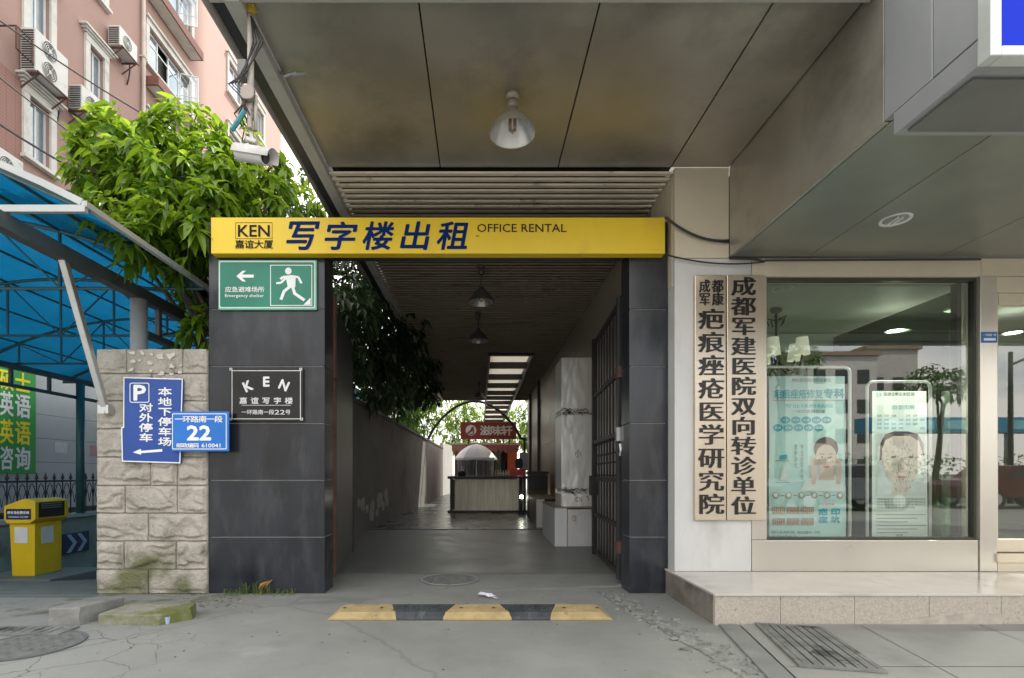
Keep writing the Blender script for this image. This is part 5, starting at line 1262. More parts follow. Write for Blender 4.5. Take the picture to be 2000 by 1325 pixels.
grey_post = pm('grey_post_paint', (.34,.36,.36), .5, metal=.1, var=.12, scale=3)
white_edge = pm('white_edge_trim', (.42,.44,.43), .4, metal=.2, var=.08)
CX0, CX1, CZ, RISE = -8.95, -2.93, 3.10, .78
def arc(f):   # 0 = right edge, 1 = left edge
    return (CX1+(CX0-CX1)*f, CZ+RISE*4*f*(1-f))
t = thing('ramp_canopy', 'blue polycarbonate vaulted canopy on teal steel frames over the ramp', 'canopy', (-5.9, 9, 0))
frames = [3.80, 5.40, 7.25, 9.1, 11.0, 13.0, 15.0, 17.0]
m = M(); nA = 20
for y0, y1 in zip(frames, frames[1:]):
    for i in range(nA):
        a, b = arc(i/nA), arc((i+1)/nA)
        m.add([(a[0],y0,a[1]+.05),(a[0],y1,a[1]+.05),(b[0],y1,b[1]+.05),(b[0],y0,b[1]+.05)], [(0,1,2,3)])
obj('polycarbonate_sheet', m, poly_sheet(), t)
for k, y in enumerate(frames):
    m = M()
    m.tube([(arc(i/24)[0], y, arc(i/24)[1]+.02) for i in range(25)], .022, 6)
    m.tube([(CX1+.02, y, CZ), (CX0-.02, y, CZ)], .018, 6)
    for i in range(1, 8):
        a = arc(i/8); m.tube([(a[0], y, CZ), (a[0], y, a[1])], .016, 6)
    for i in range(0, 8, 2):
        a = arc(i/8); b = arc((i+1)/8); c = arc((i+2)/8); m.tube([(a[0],y,CZ),(b[0],y,b[1])], .011, 5); m.tube([(b[0],y,b[1]),(c[0],y,CZ)], .011, 5)
    obj('arched_truss', m, teal_steel, t)
m = M()
for i in range(1, 8):
    a = arc(i/8); m.tube([(a[0], 3.8, a[1]+.025), (a[0], 17, a[1]+.025)], .016, 6)
obj('purlin', m, teal_steel, t)
m = M(); m.beam((-3.52,3.1,3.0), (-3.52,17,3.0), .10, .12); m.beam((-8.25,3.8,3.04), (-8.25,17,3.04), .08, .10); m.beam((-8.25,3.8,2.70), (-8.25,17,2.70), .05, .06)
y = 4.2
while y < 16.9: m.beam((-8.25,y,2.73), (-8.25,y,3.0), .05, .05); y += .8
y = 5.6
m.beam((-3.52,5.4,2.62), (-3.52,17,2.62), .05, .06)
while y < 16.5: m.beam((-3.52,y,2.64), (-3.52,y,2.95), .05, .05); m.tube([(-3.52,y,2.66),(-3.52,y+.8,2.95)], .014, 5); y += .8
obj('long_beam', m, pm('dark_beam_paint', (.075,.085,.085), .5, var=.2), t)
m = M()
for i in range(nA):
    a, b = arc(i/nA), arc((i+1)/nA); m.beam((a[0],3.775,a[1]+.045), (b[0],3.775,b[1]+.045), .03, .05)
m.beam((CX1+.03,3.77,CZ-.005), (CX0-.03,3.77,CZ-.005), .035, .05)
m.beam((CX1+.02,3.76,CZ+.03), (CX1+.02,17,CZ+.03), .04, .045)
obj('edge_trim', m, white_edge, t)
for y in (5.28, 9.3, 13.3):
    m = M(); m.tube([(-3.52,y,ramp_z(y)-.02 if y > 6 else -.05),(-3.52,y,2.94)], .078, 20); p = obj('post', m, grey_post, t, smooth=True)
for y in (7.0, 10.5, 14.0):
    m = M(); m.tube([(-8.2,y,.34),(-8.2,y,3.0)], .075, 16); obj('post', m, teal_steel, t, smooth=True)
m = M(); m.beam((-3.515,4.31,2.97), (-3.52,4.80,1.78), .055, .055); obj('diagonal_strut', m, galv, t, bevel=.006)
m = M(); m.box(-3.57,-3.47,4.775,4.85,1.71,1.79); m.tube([(-3.52,4.77,1.725),(-3.52,4.80,1.725)], .02, 8); obj('strut_foot', m, galv, t)

# iron fence on the low wall
t = thing('iron_fence', 'black wrought iron fence with spear tips along the ramp wall', 'fence', (-8.3, 9.5, .34))
FX = -8.32; fm = M(); y = 5.4; k = 0
for z in (.42, 1.0): fm.beam((FX,5.3,z), (FX,17,z), .03, .035)
while y < 16.9:
    fm.tube([(FX,y,.34),(FX,y,1.02)], .010, 5)
    fm.tube([(FX,y,1.02),(FX,y,1.06),(FX,y,1.10),(FX,y,1.17)], [.010,.028,.020,.002], 6)
    for s_ in (-1, 1): fm.tube([(FX,y,1.05),(FX,y+s_*.03,1.075),(FX,y+s_*.045,1.05)], .006, 4)
    fm.tube([(FX,y+.2*i/6,.62+.34*math.sin(math.pi*i/6)**.7) for i in range(7)], .009, 4)
    fm.tube([(FX,y-.1+.2*i/6,.55+.28*math.sin(math.pi*i/6)**.7) for i in range(7)], .007, 4)
    y += .2
obj('fence_panel', fm, black_iron, t)
# hoarding and banner
hoard = pm('blue_grey_hoarding', (.40,.44,.47), .5, metal=.2, var=.06, scale=1.2)
t = thing('hoarding', 'blue grey sheet hoarding with scraps of paper behind the iron fence', 'hoarding', (-9.6, 12, 0))
m = M()
for k in range(6): m.box(-9.62, -9.56, 3.0, 26, .36+.52*k, .36+.52*k+.512)
obj('sheet', m, hoard, t)
m = M(); m.box(-9.72,-9.63,3,26,-.02,3.5); obj('backing', m, dark_paint, t)
for cc, y0, y1, z0, z1, nm in (((.62,.62,.60),11.5,11.85,1.62,1.86,'pale'),((.58,.30,.32),12.55,13.1,1.58,1.84,'pink'),((.66,.66,.64),13.45,13.6,1.55,1.78,'white')):
    m = M(); m.box(-9.558,-9.555,y0,y1,z0,z1); obj('paper_notice', m, pm(nm+'_paper', cc, .8, var=.12, scale=9), t)
m = M(); m.box(-11.0, -9.8, 3, 26, -.02, .02); m.box(-9.5, -8.5, 3, 26, .003, .006)
struct('verge', m, pm('verge_concrete', (.36,.36,.34), .9, var=.15))
t = thing('course_banner', 'green advertising banner with yellow and white characters behind the fence', 'banner', (-9.5, 9.6, 1.1))
m = M(); m.quad((-9.53,8.2,1.14),(-9.53,10.98,1.14),(-9.53,10.98,3.55),(-9.53,8.2,3.55)); m.quad((-9.535,8.2,3.55),(-9.535,10.98,3.55),(-9.535,10.98,1.14),(-9.535,8.2,1.14)); obj('banner_cloth', m, pm('green_banner', (.02,.30,.06), .5, var=.08), t)
m = M(); P = side(-9.526)
def by(px): return 9.526/(938-px)*1000
bx = [by(-32), by(-2), by(28), by(61)]
for k, (s, mi) in enumerate((('绎硕士',1),('研英语',0),('博英语',1),('2咨询',0))):
    m.mi = mi
    for i, ch in enumerate(s):
        y0_, y1_ = bx[i]+.03, bx[i+1]-.03; yc = (by(30)); zt, zb = (725,768,822,874)[k], (764,814,868,918)[k]
        word(m, ch, y0_, y1_, Z(zb,10.4), Z(zt,10.4), P, ref='圆' if ord(ch) > 200 else None, bold=.035)
obj('lettering', m, [ink_white, pm('yellow_lettering', (.80,.72,.02), .5)], t)

# ticket machine, chevron board
tm_y = pm('machine_yellow', (.66,.46,.01), .38, var=.08, scale=4, stain=(.40,.30,.06), stain_scale=3, stain_lo=.6, stain_hi=.75)
bz = -.40; t = thing('ticket_machine', 'yellow parking ticket machine with slanted hood on the ramp kerb', 'ticket machine', (-6.85, 7.9, bz))
tx0, tx1, ty0, ty1 = -7.08, -6.72, 7.72, 8.22
m = M(); m.box(tx0+.02, tx1, ty0, ty1, bz, bz+.80)
for k in (4, 7): m.v[k] = (m.v[k][0]-.04, m.v[k][1], m.v[k][2])
obj('cabinet', m, tm_y, t, bevel=.008)
m = M(); hx0, hx1, hy0, hy1 = -7.13, -6.66, 7.66, 8.28
m.add([(hx0,hy0,bz+.86),(hx0+.05,hy0,bz+.80),(hx1-.08,hy0,bz+.80),(hx1,hy0,bz+.86),(hx1,hy0,bz+1.13),(hx1-.17,hy0,bz+1.17),(hx0,hy0,bz+1.06)]+[(hx0,hy1,bz+.86),(hx0+.05,hy1,bz+.80),(hx1-.08,hy1,bz+.80),(hx1,hy1,bz+.86),(hx1,hy1,bz+1.13),(hx1-.17,hy1,bz+1.17),(hx0,hy1,bz+1.06)],
      [(0,1,2,3,4,5,6),(13,12,11,10,9,8,7)]+[(i,i+7,(i+1) % 7+7,(i+1) % 7) for i in range(7)])
obj('hood', m, tm_y, t, bevel=.008)
m = M(); m.quad((hx1+.002,hy0+.06,bz+.88),(hx1+.002,hy1-.08,bz+.88),(hx1+.002,hy1-.08,bz+1.11),(hx1+.002,hy0+.06,bz+1.11)); obj('screen_recess', m, black_joint, t)
for k in range(3):
    m = M(); m.box(hx1+.003, hx1+.008, hy0+.10, hy1-.14, bz+1.02+.03*k, bz+1.03+.03*k); obj('slot', m, steel_grey, t)
m = M(); m.box(hx0+.04, hx1-.06, hy0-.006, hy0-.002, bz+.86, bz+1.02); obj('name_plate', m, pm('navy_plate', (.012,.022,.08), .3), t)
m = M(); PL = front(hy0-.008); chars(m, '停车场收费系统', hx0+.06, hx1-.08, bz+.94, bz+.985, PL, bold=.03)
word(m, 'PARKING SYSTEM', hx0+.08, hx1-.10, bz+.885, bz+.912, PL); obj('lettering', m, ink_white, t)
notice = pm('notice_paper', (.62,.64,.63), .8, var=.08)
m = M(); m.box(tx0+.06, tx1-.10, ty0-.006, ty0-.003, bz+.50, bz+.74); obj('paper_notice', m, notice, t)
m = M(); m.box(tx1+.002, tx1+.005, ty0+.12, ty0+.34, bz+.47, bz+.73); obj('paper_notice', m, notice, t)
m = M(); m.prism([(-7.5,7.5),(-6.3,7.5),(-6.1,8.5),(-7.5,8.5)], ramp_z(8.5)-.2, bz, 'z'); single('concrete_plinth', m, rampm, 'low concrete kerb under the yellow ticket machine', 'plinth', bevel=.02)
t = thing('chevron_board', 'dark blue chevron board pointing right on the ramp wall', 'sign', (-8.17, 10.35, -.4))
def wy(px): return 8.17/(938-px)*1000
yA, yB = wy(123), wy(174); zA, zB = Z(1080,10.3), Z(1041,10.3); zM = (zA+zB)/2
m = M(); m.box(-8.19,-8.17,yA,yB,zA,zB); obj('board', m, pm('navy_board', (.012,.025,.085), .4), t)
m = M(); P = side(-8.167); hh = (zB-zA)/2-.02
for f in (.12, .52):
    y0_ = yA+(yB-yA)*f; wv = (yB-yA)*.16; dv = (yB-yA)*.24
    poly2(m, [(y0_,zM+hh),(y0_+wv,zM+hh),(y0_+wv+dv,zM),(y0_+dv,zM)], P); poly2(m, [(y0_+dv,zM),(y0_+wv+dv,zM),(y0_+wv,zM-hh),(y0_,zM-hh)], P)
obj('arrow_marking', m, pm('pale_blue_reflector', (.30,.42,.56), .4), t)

# ================================================================== PINK APARTMENT BUILDING (faces the passage side)
PW = -10.5; P_ = side(PW)
def facade_mat():
    mt = pm('pink_render', (.36,.235,.20), .85, var=.06, scale=.7, bump=.08, bscale=60, stain=(.345,.215,.185), stain_scale=.5, stretch=(1,1,.5))
    n = mt.node_tree; L = n.links; b = n.nodes['Principled BSDF']; src = b.inputs['Base Color'].links[0].from_socket
    g = n.nodes.new('ShaderNodeNewGeometry'); sx = n.nodes.new('ShaderNodeSeparateXYZ'); L.new(g.outputs['Position'], sx.inputs[0])
    def frac_line(sock, sc, wd):
        a = n.nodes.new('ShaderNodeMath'); a.operation = 'MULTIPLY'; a.inputs[1].default_value = sc; L.new(sock, a.inputs[0])
        f = n.nodes.new('ShaderNodeMath'); f.operation = 'FRACT'; L.new(a.outputs[0], f.inputs[0])
        c = n.nodes.new('ShaderNodeMath'); c.operation = 'LESS_THAN'; c.inputs[1].default_value = wd; L.new(f.outputs[0], c.inputs[0]); return c.outputs[0]
    def op(o, a, c):
        q = n.nodes.new('ShaderNodeMath'); q.operation = o
        for i, s in enumerate((a, c)):
            if isinstance(s, (int, float)): q.inputs[i].default_value = s
            else: L.new(s, q.inputs[i])
        return q.outputs[0]
    ln = op('MAXIMUM', frac_line(sx.outputs[2], 13, .16), op('MULTIPLY', frac_line(sx.outputs[1], 4.5, .06), 1))
    region = op('MULTIPLY', op('LESS_THAN', sx.outputs[1], 11.72), op('LESS_THAN', sx.outputs[2], 10.15))
    f = op('MULTIPLY', op('MULTIPLY', ln, region), .7)
    mx = n.nodes.new('ShaderNodeMix'); mx.data_type = 'RGBA'; L.new(f, mx.inputs['Factor']); L.new(src, mx.inputs['A']); mx.inputs['B'].default_value = (.20,.115,.10,1)
    rg = n.nodes.new('ShaderNodeMix'); rg.data_type = 'RGBA'; rg.blend_type = 'MULTIPLY'; L.new(op('MULTIPLY', region, .9), rg.inputs['Factor']); L.new(mx.outputs['Result'], rg.inputs['A']); rg.inputs['B'].default_value = (.85,.72,.70,1)
    L.new(rg.outputs['Result'], b.inputs['Base Color']); return mt
pink = facade_mat()
trim_w = pm('white_window_stone', (.60,.585,.54), .75, var=.10, scale=4, stain=(.42,.40,.35), stain_scale=2.5)
pvc = pm('white_pvc', (.70,.71,.71), .4)
win_glass = pm('reflective_window', (.30,.36,.40), .06, metal=.55, var=.25, scale=1.2, rvar=.2)
curtain = pm('dark_green_frame', (.03,.10,.05), .5)
ledge_m = pm('brown_ledge', (.20,.085,.06), .6, var=.15)
apt = thing('apartment_building', 'pink rendered apartment building with white window surrounds and ledges', 'building', (-14, 18, 0))
rowz = [8.5+2.85*k for k in range(-2, 5)]
cols = [(11.88,12.47,1.42,'s'),(13.72,14.25,1.30,'s'),(16.18,18.55,1.22,'w'),(21.3,22.65,1.35,'d'),(23.75,24.75,1.35,'d')]
wins = []
for ci, (a, b, h, kd) in enumerate(cols):
    for z in rowz:
        zz = z-.15 if kd == 'w' else z
        wins.append((a, b, zz, zz+h, kd))
m = M(); holed_wall(m, 6.0, 27.0, 0, 24.0, [w_[:4] for w_ in wins], P_, .16)
m.quad((PW,27.0,0),(PW-9,27.0,0),(PW-9,27.0,24),(PW,27.0,24)); m.quad((PW,6.0,24),(PW,27,24),(PW-9,27,24),(PW-9,6,24)); m.quad((PW-9,6,0),(PW,6,0),(PW,6,24),(PW-9,6,24)); obj('wall', m, pink, apt)
m = M(); m.box(PW-.35, PW-.30, 6.0, 26.9, 0, 24); obj('dim_room_sheet', m, pm('dim_room', (.10,.105,.10), .8), apt)  # one dark sheet behind all windows paints the rooms dim
for wi, (a, b, z0, z1, kd) in enumerate(wins):
    if z1 < 6.5 or (a > 16 and z1 < 9): continue
    fr = M(); tw = .16 if kd != 'd' else .10
    fr.box(PW+.002, PW+.06, a-tw, a, z0-.02, z1+.02); fr.box(PW+.002, PW+.06, b, b+tw, z0-.02, z1+.02)
    fr.box(PW+.002, PW+.07, a-tw, b+tw, z1+.022, z1+.20)
    fo = obj('window', fr, trim_w, apt)
    s_ = M()
    for k, (ov, dz) in enumerate(((.04,.0),(.10,.05),(.16,.10))): s_.box(PW+.002, PW+.10+.05*k, a-tw-ov, b+tw+ov, z1+.202+dz, z1+.202+dz+.048)
    if kd != 's': s_ = M(); s_.box(PW+.002, PW+.14, a-tw-.05, b+tw+.05, z1+.202, z1+.26)
    obj('cornice', s_, trim_w, fo)
    s_ = M(); s_.box(PW+.002, PW+.13, a-tw-.04, b+tw+.04, z0-.10, z0-.022); obj('sill', s_, trim_w, fo)
    s_ = M(); n_ = {'s':2,'w':4,'d':2}[kd]; yy = PW-.10
    s_.box(yy-.02,yy+.02,a+.001,a+.05,z0,z1); s_.box(yy-.02,yy+.02,b-.05,b-.001,z0,z1); s_.box(yy-.02,yy+.02,a+.051,b-.051,z1-.05,z1-.001); s_.box(yy-.02,yy+.02,a+.051,b-.051,z0+.001,z0+.05)
    for k in range(1, n_): c_ = a+(b-a)*k/n_; s_.box(yy-.02,yy+.02,c_-.022,c_+.022,z0+.051,z1-.051)
    if kd == 'w': s_.box(yy-.016,yy+.016,a+.051,b-.051,z1-.38,z1-.34)
    obj('frame', s_, pvc, fo)
    s_ = M()
    for k in range(n_):
        if kd == 'w' and k == 1: continue
        c0, c1 = a+(b-a)*k/n_, a+(b-a)*(k+1)/n_
        s_.quad((yy,c0,z0),(yy,c1,z0),(yy,c1,z1),(yy,c0,z1))
    obj('pane', s_, win_glass, fo)
    if kd == 's':
        s_ = M(); s_.box(PW-.14, PW-.13, a+.0, a+.16, z0, z1); obj('shutter', s_, curtain, fo)
for z in (10.95, 13.72, 16.55):
    m = M(); m.box(PW+.002, PW+.42, 16.0, 18.6, z-.42, z-.40); m.box(PW+.42, PW+.45, 16.0, 18.6, z-.42, z-.14); m.box(PW+.002, PW+.42, 16.0, 16.03, z-.399, z-.14); m.box(PW+.002, PW+.42, 18.57, 18.6, z-.399, z-.14)
    lo_ = obj('window_ledge', m, ledge_m, apt)
    m = M(); m.box(PW+.03, PW+.40, 16.05, 18.55, z-.43, z-.421); obj('underside', m, trim_w, lo_)
for (yh, z0, sgn) in ((18.02,14.12,1),(17.95,16.95,1)):                    # open casement sashes
    m = M(); hx = PW-.06; ln = .55; h_ = 1.10
    for q0, q1 in (((0,0),(1,0)),((1,0),(1,1)),((1,1),(0,1)),((0,1),(0,0))):
        m.beam((hx+ln*q0[0]*.95, yh+.18*q0[0], z0+h_*q0[1]), (hx+ln*q1[0]*.95, yh+.18*q1[0], z0+h_*q1[1]), .03, .035)
    m.beam((hx, yh, z0+.35), (hx+ln*.95, yh+.18, z0+.35), .02, .02)
    so_ = obj('open_sash', m, pvc, apt)
    m = M(); m.quad((hx,yh,z0),(hx+ln*.95,yh+.18,z0),(hx+ln*.95,yh+.18,z0+h_),(hx,yh,z0+h_)); obj('sash_pane', m, glass('sash_glass', (.8,.88,.9), .25) if 'sash_glass' not in bpy.data.materials else bpy.data.materials['sash_glass'], so_)
m = M(); m.tube([(PW+.09, 15.84, 0),(PW+.09, 15.84, 24)], .055, 8)
for z in range(2, 24, 2): m.box(PW+.0, PW+.16, 15.77, 15.91, z, z+.05)
single('drain_pipe', m, pm('pale_pipe', (.55,.47,.42), .6), 'pale drain pipe running up the pink apartment wall', 'pipe')

ac_w = pm('aircon_casing', (.62,.62,.59), .5, var=.07, scale=5, stain=(.40,.37,.32), stain_scale=3, stain_lo=.6)
def aircon(label, y0, y1, z0, z1, fans, dep=.34):
    t = thing('air_conditioner', label, 'air conditioner', (PW+.2, (y0+y1)/2, z0), 'air conditioners on the pink building'); x0, x1 = PW+.06, PW+.06+dep
    m = M(); m.box(x0, x1, y0, y1, z0, z1); obj('casing', m, ac_w, t, bevel=.015)
    m = M(); n_ = int((z1-z0)/.055)
    for k in range(n_): z = z0+.03+(z1-z0-.06)*k/n_; m.box(x0+.03, x1-.03, y0-.014, y0-.001, z, z+.022)
    obj('side_grille', m, dark_paint, t)
    r_ = min(.40*(y1-y0)*.62, (z1-z0)/fans*.42)
    for k in range(fans):
        zc = z0+(z1-z0)*(k+.5)/fans; yc = y0+(y1-y0)*.42
        m = M(); m.disc((x1+.004, yc, zc), r_, 'x', 28); g_ = obj('fan', m, pm('fan_shadow_grey', (.12,.12,.115), .6), t)
        m = M()
        for q in (.98, .78, .58, .38): m.tube([(x1+.012, yc+r_*q*math.cos(a*.2618), zc+r_*q*math.sin(a*.2618)) for a in range(25)], .008, 4, caps=False)
        for a in range(6): m.tube([(x1+.012, yc, zc),(x1+.012, yc+r_*math.cos(a*1.047), zc+r_*math.sin(a*1.047))], .007, 4)
        obj('fan_grille', m, ac_w, g_)
        m = M(); m.disc((x1+.018, yc, zc), r_*.22, 'x', 14); obj('hub', m, ac_w, g_)
    m = M()
    for y in (y0+.08, y1-.08): m.beam((PW, y, z0-.03), (x1+.06, y, z0-.03), .035, .035); m.beam((PW, y, z0-.34), (x1, y, z0-.05), .025, .025)
    m.beam((x1+.05, y0, z0-.03), (x1+.05, y1, z0-.03), .03, .03); obj('bracket', m, rust_iron, t)
    m = M(); m.tube([(x0+.1, y1+.02, z0+.1),(x0+.05,y1+.10,z0-.1),(PW+.05,y1+.14,z0-.3),(PW+.03,y1+.10,z0-.5)], .02, 6); obj('pipe', m, dark_paint, t, smooth=True)
aircon('large double-fan air conditioner above the lower left window of the pink wall', 11.62, 12.55, 10.32, 11.28, 2)
aircon('single-fan air conditioner on a rusty bracket near the drain pipe', 14.35, 15.08, 13.18, 13.72, 1)
aircon('single-fan air conditioner just behind the top of the broadleaf tree', 12.98, 13.74, 10.42, 11.02, 1)
aircon('air conditioner half hidden by the blue canopy at the photo left edge', 10.62, 11.32, 7.42, 8.02, 1)
aircon('small air conditioner below the lower left window, just over the canopy', 11.72, 12.2, 7.42, 7.82, 1)
m = M(); m.box(PW+.0, PW+.30, 11.0, 11.5, 10.5, 11.05) if False else m.tube([(PW+.02,11.15,10.9),(PW+.4,11.15,10.9),(PW+.4,11.55,10.9),(PW+.4,11.55,10.4),(PW+.4,11.15,10.4),(PW+.4,11.15,10.9)], .02, 5)
single('empty_bracket', m, rust_iron, 'empty rusty bracket beside the double-fan air conditioner', 'bracket')
# overhead wires
wl = [((-8.2,7.2,8.6),(-5.9,9.0,7.45),.10,.012,'upper thin wire crossing before the pink building'),((-8.0,7.2,7.75),(-6.2,9.0,6.4),.06,.012,'second thin wire crossing before the pink building'),((-8.1,7.6,7.0),(-5.9,8.2,5.7),.08,.018,'thick wire looping before the lower left window'),((-8.0,7.9,5.7),(-5.6,8.4,4.75),.02,.010,'lowest thin wire running down into the tree')]
for a, b, s_, r_, lab in wl:
    m = M(); m.tube(sag(a, b, s_), r_, 5); single('overhead_wire', m, cab, lab, 'wire', 'wires crossing before the pink building')

# ================================================================== SECURITY CAMERA hanging from the canopy corner
cx_, cy_ = -1.39, 3.10
def cobj(name, m, *a, **k):
    m.v = [(p[0], p[1], p[2]-(.125 if p[2] < 3.88 else 0)) for p in m.v]; return obj(name, m, *a, **k)
t = thing('security_camera', 'white bullet security camera hung on a pole from the canopy corner', 'camera', (cx_, cy_, 3.08))
m = M(); m.tube([(cx_,cy_,3.42),(cx_,cy_,3.93)], .019, 10); m.tube([(cx_+.03,cy_,3.35),(cx_+.03,cy_,3.56)], .012, 8); cobj('pole', m, pm('pole_paint', (.46,.42,.38), .6, var=.15, scale=20), t, smooth=True)
m = M(); m.tube([(cx_,cy_,3.93),(cx_,cy_,4.0)], .026, 10); m.box(cx_-.03,cx_+.03,cy_-.03,cy_+.03,3.965,3.978); cobj('yellow_collar', m, pm('yellow_tape', (.55,.40,.06), .6), t)
m = M(); m.box(cx_-.065,cx_-.012,cy_-.04,cy_+.03,3.655,3.755); cobj('junction_box', m, pm('grey_box_plastic', (.20,.20,.19), .6), t, bevel=.006)
m = M(); m.prism(rrect(cx_-.035,cx_+.045,3.50,3.585,.03), cy_-.06, cy_-.03, 'y'); m.box(cx_-.03,cx_+.02,cy_-.03,cy_+.02,3.46,3.52); m.tube([(cx_,cy_-.02,3.47),(cx_+.01,cy_-.03,3.34)], .016, 8); cobj('swivel_joint', m, pm('joint_grey', (.34,.29,.26), .5, metal=.3), t, bevel=.005)
cam_w = pm('camera_casing', (.56,.55,.52), .45, var=.08, scale=14, stain=(.40,.38,.34), stain_scale=9)
ax = Vector((.93, -.20, -.26)).normalized(); c0 = Vector((cx_-.075, cy_, 3.215)); 
m = M(); m.tube([c0, c0+ax*.002, c0+ax*.19], [.025,.043,.043], 20); cobj('camera_body', m, cam_w, t, smooth=False)
m = M(); m.tube([c0+ax*.188, c0+ax*.194], .036, 18); cobj('lens', m, pm('lens_glass', (.02,.02,.025), .08), t)
sd = ax.cross(Vector((0,0,1))).normalized(); su = sd.cross(ax).normalized(); vs = []; n_ = 12
for f in (-.01, .245):
    for rr in (.052, .055):
        for k in range(n_+1):
            a = R(-15+210*k/n_); vs.append(c0+ax*f+sd*rr*math.cos(a)+su*rr*math.sin(a))
fs = []; q = n_+1
for k in range(n_): fs += [(k,k+1,2*q+k+1,2*q+k),(q+k+1,q+k,3*q+k,3*q+k+1),(2*q+k,2*q+k+1,3*q+k+1,3*q+k),(k+1,k,q+k,q+k+1)]
m = M(); m.add(vs, fs); cobj('sunshield', m, cam_w, t, smooth=True)
m = M(); m.beam((cx_,cy_,3.36), (cx_+.02,cy_,3.26), .02, .03); m.beam((cx_-.01,cy_-.03,3.28), (cx_+.05,cy_-.03,3.26), .03, .02); cobj('mount_arm', m, cam_w, t)
m = M(); 
for k in range(4):
    r_ = random.Random(k); m.tube([(cx_+.012,cy_-.02,3.9),(cx_+.03+.02*k,cy_-.03,3.74),(cx_-.02+.02*r_.random(),cy_-.04,3.60-.02*k),(cx_-.05-.02*k,cy_-.05,3.47),(cx_-.02*k+.02,cy_-.05,3.40),(cx_-.08+.03*k,cy_-.04,3.30),(cx_-.05+.02*k,cy_,3.25)], .005, 5)
obj('loose_cable', m, cab, t, smooth=True)
m = M(); m.tube([(cx_-.02,cy_-.04,3.44),(cx_-.055,cy_-.05,3.37),(cx_-.09,cy_-.05,3.32)], .014, 6); cobj('blue_connector', m, pm('teal_connector', (.02,.20,.24), .5), t)
m = M(); d = 3.6; m.tube([(-1.40,d,HB+.02),(-1.36,d-.03,HB-.03),(-1.27,d-.05,HB-.02)], .012, 6); m.tube([(-1.31,d-.04,HB-.03),(-1.22,d-.03,HB-.015)], [.02,.012], 8)
single('wire_stub', m, steel_grey, 'stub of old wiring poking out under the left edge of the ceiling', 'wire')
m = M(); m.tube([(-1.56,4.9,HB),(-1.56,4.91,HB-.35),(-1.57,4.92,HB-.62)], .004, 4); single('hanging_wire', m, cab, 'thin wire dangling from the canopy gutter against the sky', 'wire')

# weeds at the foot of the wide pillar
m = M(); rnd = random.Random(17)
for i in range(170):
    u = rnd.random(); x = X(432,4.8)+(X(572,4.8)-X(432,4.8))*u; y = 4.895-abs(rnd.gauss(0,.05))
    hgt = (.025+.05*rnd.random())*(1.6 if abs(u-.45) < .2 else .8); a = rnd.random()*6.28; L_ = .02+.03*rnd.random(); s_ = Vector((-math.sin(a),math.cos(a),0))*.0022
    b0 = Vector((x,y,.0)); p1 = b0+Vector((math.cos(a)*L_*.5,math.sin(a)*L_*.5,hgt)); p2 = b0+Vector((math.cos(a)*L_,math.sin(a)*L_,hgt*.75)); m.add([b0-s_,b0+s_,p1+s_*.9,p1-s_*.9,p2], [(0,1,2,3),(3,2,4)])
single('grass', m, leafmat('weed_leaf', (.07,.13,.03), (.17,.25,.06), .5, .4), 'small green weeds growing at the foot of the wide dark pillar', 'weeds')['kind'] = 'stuff'
m = M(); 
for k in range(3):
    b0 = Vector((X(505+6*k,4.84), 4.84, .06)); m.add([b0, b0+Vector((.03,-.02,.03)), b0+Vector((.085,-.02,.075+.01*k)), b0+Vector((.02,0,.05))], [(0,1,2,3)])
m.tube([(X(508,4.84),4.84,0),(X(508,4.84),4.84,.07)], .004, 4)
single('dry_leaf', m, pm('dry_leaf', (.40,.20,.04), .7, var=.2, scale=20), 'yellow-brown withered leaf standing in the weeds', 'leaf')

# ================================================================== THE STREET BEHIND (seen mirrored in the shop window)
m = M(); m.quad((-60,-30,.004),(90,-30,.004),(90,-9.5,.004),(-60,-9.5,.004)); struct('road', m, pm('asphalt', (.055,.055,.056), .85, var=.15, scale=3, bump=.2, bscale=120))
st_spots = [(16.6,-9.2,4.0,'street tree with forked trunks mirrored at the right of the window'),(10.2,-8.3,4.8,'street tree mirrored at the left of the shop window'),(25,-9.0,4.3,'street tree mirrored in the shop door')]
for i, (x, y, h_, lab) in enumerate(st_spots):
    tree('street_tree', lab, (x,y,0), (x+.4,y,h_-.3), [(x-.3,y,h_+.2,.9,.9,.45,60),(x+.7,y+.2,h_+.3,.8,.8,.45,55),(x+.2,y,h_+.7,.8,.8,.4,45)], .2, (leaf_mid, bark), 70+i, per=6, r0=.13, simple=True, group='street trees behind the camera')
def far_block(name, label, x0, x1, y, h_, mt_):
    t = thing(name, label, 'building', ((x0+x1)/2, y, 0)); m = M(); m.box(x0, x1, y-12, y, 0, h_); obj('wall', m, mt_, t); m = M()
    nx_ = int((x1-x0)/2.2)
    for k in range(int(h_/3)):
        for i in range(nx_): m.box(x0+.6+i*2.2, x0+1.8+i*2.2, y+.001, y+.03, 1.2+3*k, 2.6+3*k)
    obj('window', m, MATS['dark_window'], t); m = M(); m.box(x0-.3,x1+.3,y-12.2,y+.3,h_,h_+.4); obj('roof', m, pm('roof_brown', (.25,.17,.13), .8), t)
far_block('street_building', 'grey block across the street mirrored behind the left banner', 33, 40, -42, 13.0, pm('grey_block', (.52,.51,.49), .8))
far_block('street_building', 'taller pale block across the street mirrored above the right banner', 42, 47.5, -46, 14.6, pm('pale_block', (.44,.43,.40), .8))
far_block('street_building', 'low brown block across the street mirrored at mid window', 20, 32.5, -52, 10.5, pm('brown_block', (.46,.38,.33), .8))
far_block('street_building', 'long cream block across the street to the left', -70, -10, -46, 17, pm('cream_block', (.50,.47,.42), .8))
t = thing('bus_shelter', 'blue banded bus shelter across the street', 'shelter', (36, -25, 0))
m = M(); m.box(26,46,-26,-24.6,3.9,4.9); obj('blue_band', m, pm('shelter_blue', (.02,.20,.34), .4), t)
m = M()
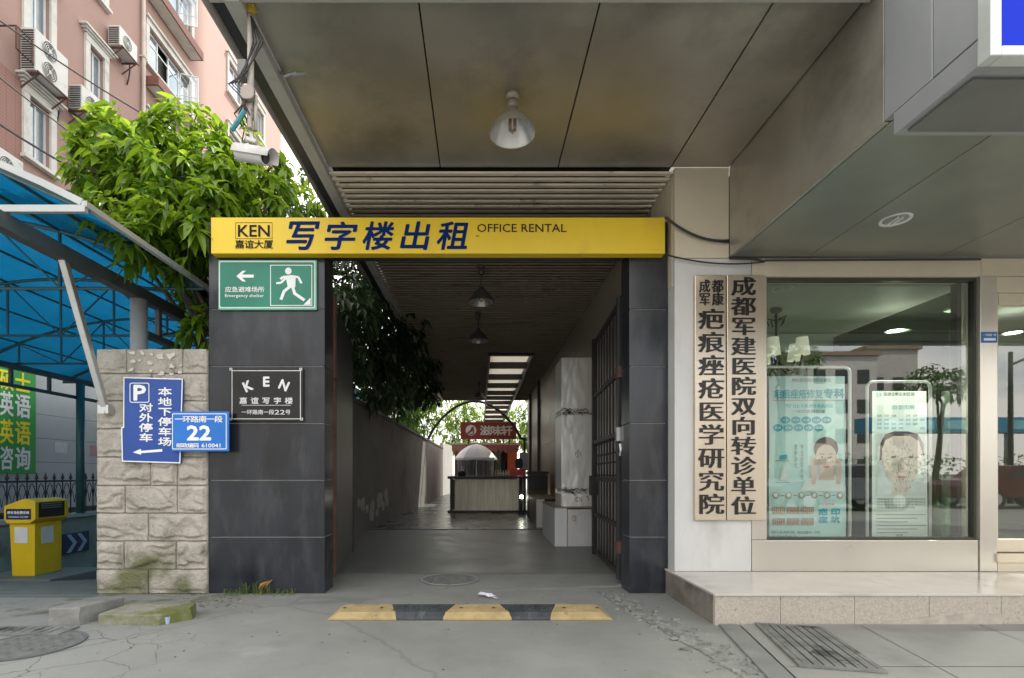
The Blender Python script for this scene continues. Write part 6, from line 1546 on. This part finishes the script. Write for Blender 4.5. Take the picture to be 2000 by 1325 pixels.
for i in range(9): m.box(27.0+i*2.1,28.2+i*2.1,-24.598,-24.57,4.1,4.7)
obj('band_panel', m, pm('shelter_cyan', (.18,.48,.58), .4), t)
for x in (27,36,45):
    m = M(); m.box(x,x+.2,-25.6,-25.4,0,3.899); obj('post', m, steel_grey, t)
def lamp_post(x, y, h_, label):
    t = thing('street_lamp', label, 'street lamp', (x,y,0), 'street lamps behind the camera'); m = M(); m.tube([(x,y,0),(x,y,h_)], [.10,.07], 10); obj('pole', m, dark_paint, t)
    m = M(); m.tube([(x,y,h_-.5),(x+.7,y,h_-.2),(x+1.4,y,h_-.2)], .05, 8); obj('arm', m, dark_paint, t)
lamp_post(10.4,-8.0,7.5,'dark street lamp post mirrored at the left of the window'); lamp_post(20.3,-10,5.8,'dark street lamp post with arm mirrored in the shop door')
def hedge(x0, x1, y, h_, lab, seed):
    rnd = random.Random(seed); m = M()
    for i in range(900):
        p = Vector((x0+(x1-x0)*rnd.random(), y+rnd.gauss(0,.35), h_*rnd.random()**.7)); d = Vector((rnd.gauss(0,1),rnd.gauss(0,1),rnd.gauss(.3,.6))); leaf(m, p, d, Vector((0,0,1)), .28, .08, .3, True)
    return single('hedge', m, leaf_mid, lab, 'hedge')
hedge(20, 34, -20, 2.2, 'clipped green hedge along the far side of the street', 3)
def car(x, y, label, col):
    t = thing('parked_car', label, 'car', (x,y,0)); L_ = 4.4
    prof = [(-2.2,.35),(-2.2,.75),(-1.95,.92),(-1.2,1.0),(-.65,1.42),(.75,1.44),(1.45,1.02),(2.1,.92),(2.22,.7),(2.22,.35)]
    m = M(); m.prism([(x+a,b) for a,b in prof], y-.85, y+.85, 'y'); obj('body', m, pm(label[:12]+'_paint', col, .25, metal=.3), t, bevel=.05)
    m = M()
    for s_ in (-.856, .856): m.add([(x-1.1,y+s_,1.02),(x-.6,y+s_,1.36),(x+.70,y+s_,1.38),(x+1.3,y+s_,1.04)], [(0,1,2,3)])
    obj('window', m, MATS['dark_window'], t)
    for a in (-1.35, 1.35):
        for s_ in (-.78, .78):
            m = M(); m.tube([(x+a,y+s_-.1,.32),(x+a,y+s_+.1,.32)], .32, 20); w_ = obj('wheel', m, black_iron, t); m = M(); m.tube([(x+a,y+s_-.105,.32),(x+a,y+s_+.105,.32)], .19, 14); obj('rim', m, galv, w_)
car(11.2, -6.6, 'grey car parked in the street behind the camera', (.16,.18,.20)); car(17.8, -7.6, 'dull maroon car parked in the street behind the camera', (.10,.02,.022)); car(23.5,-7,'dark blue car parked in the street behind the camera',(.03,.05,.12))
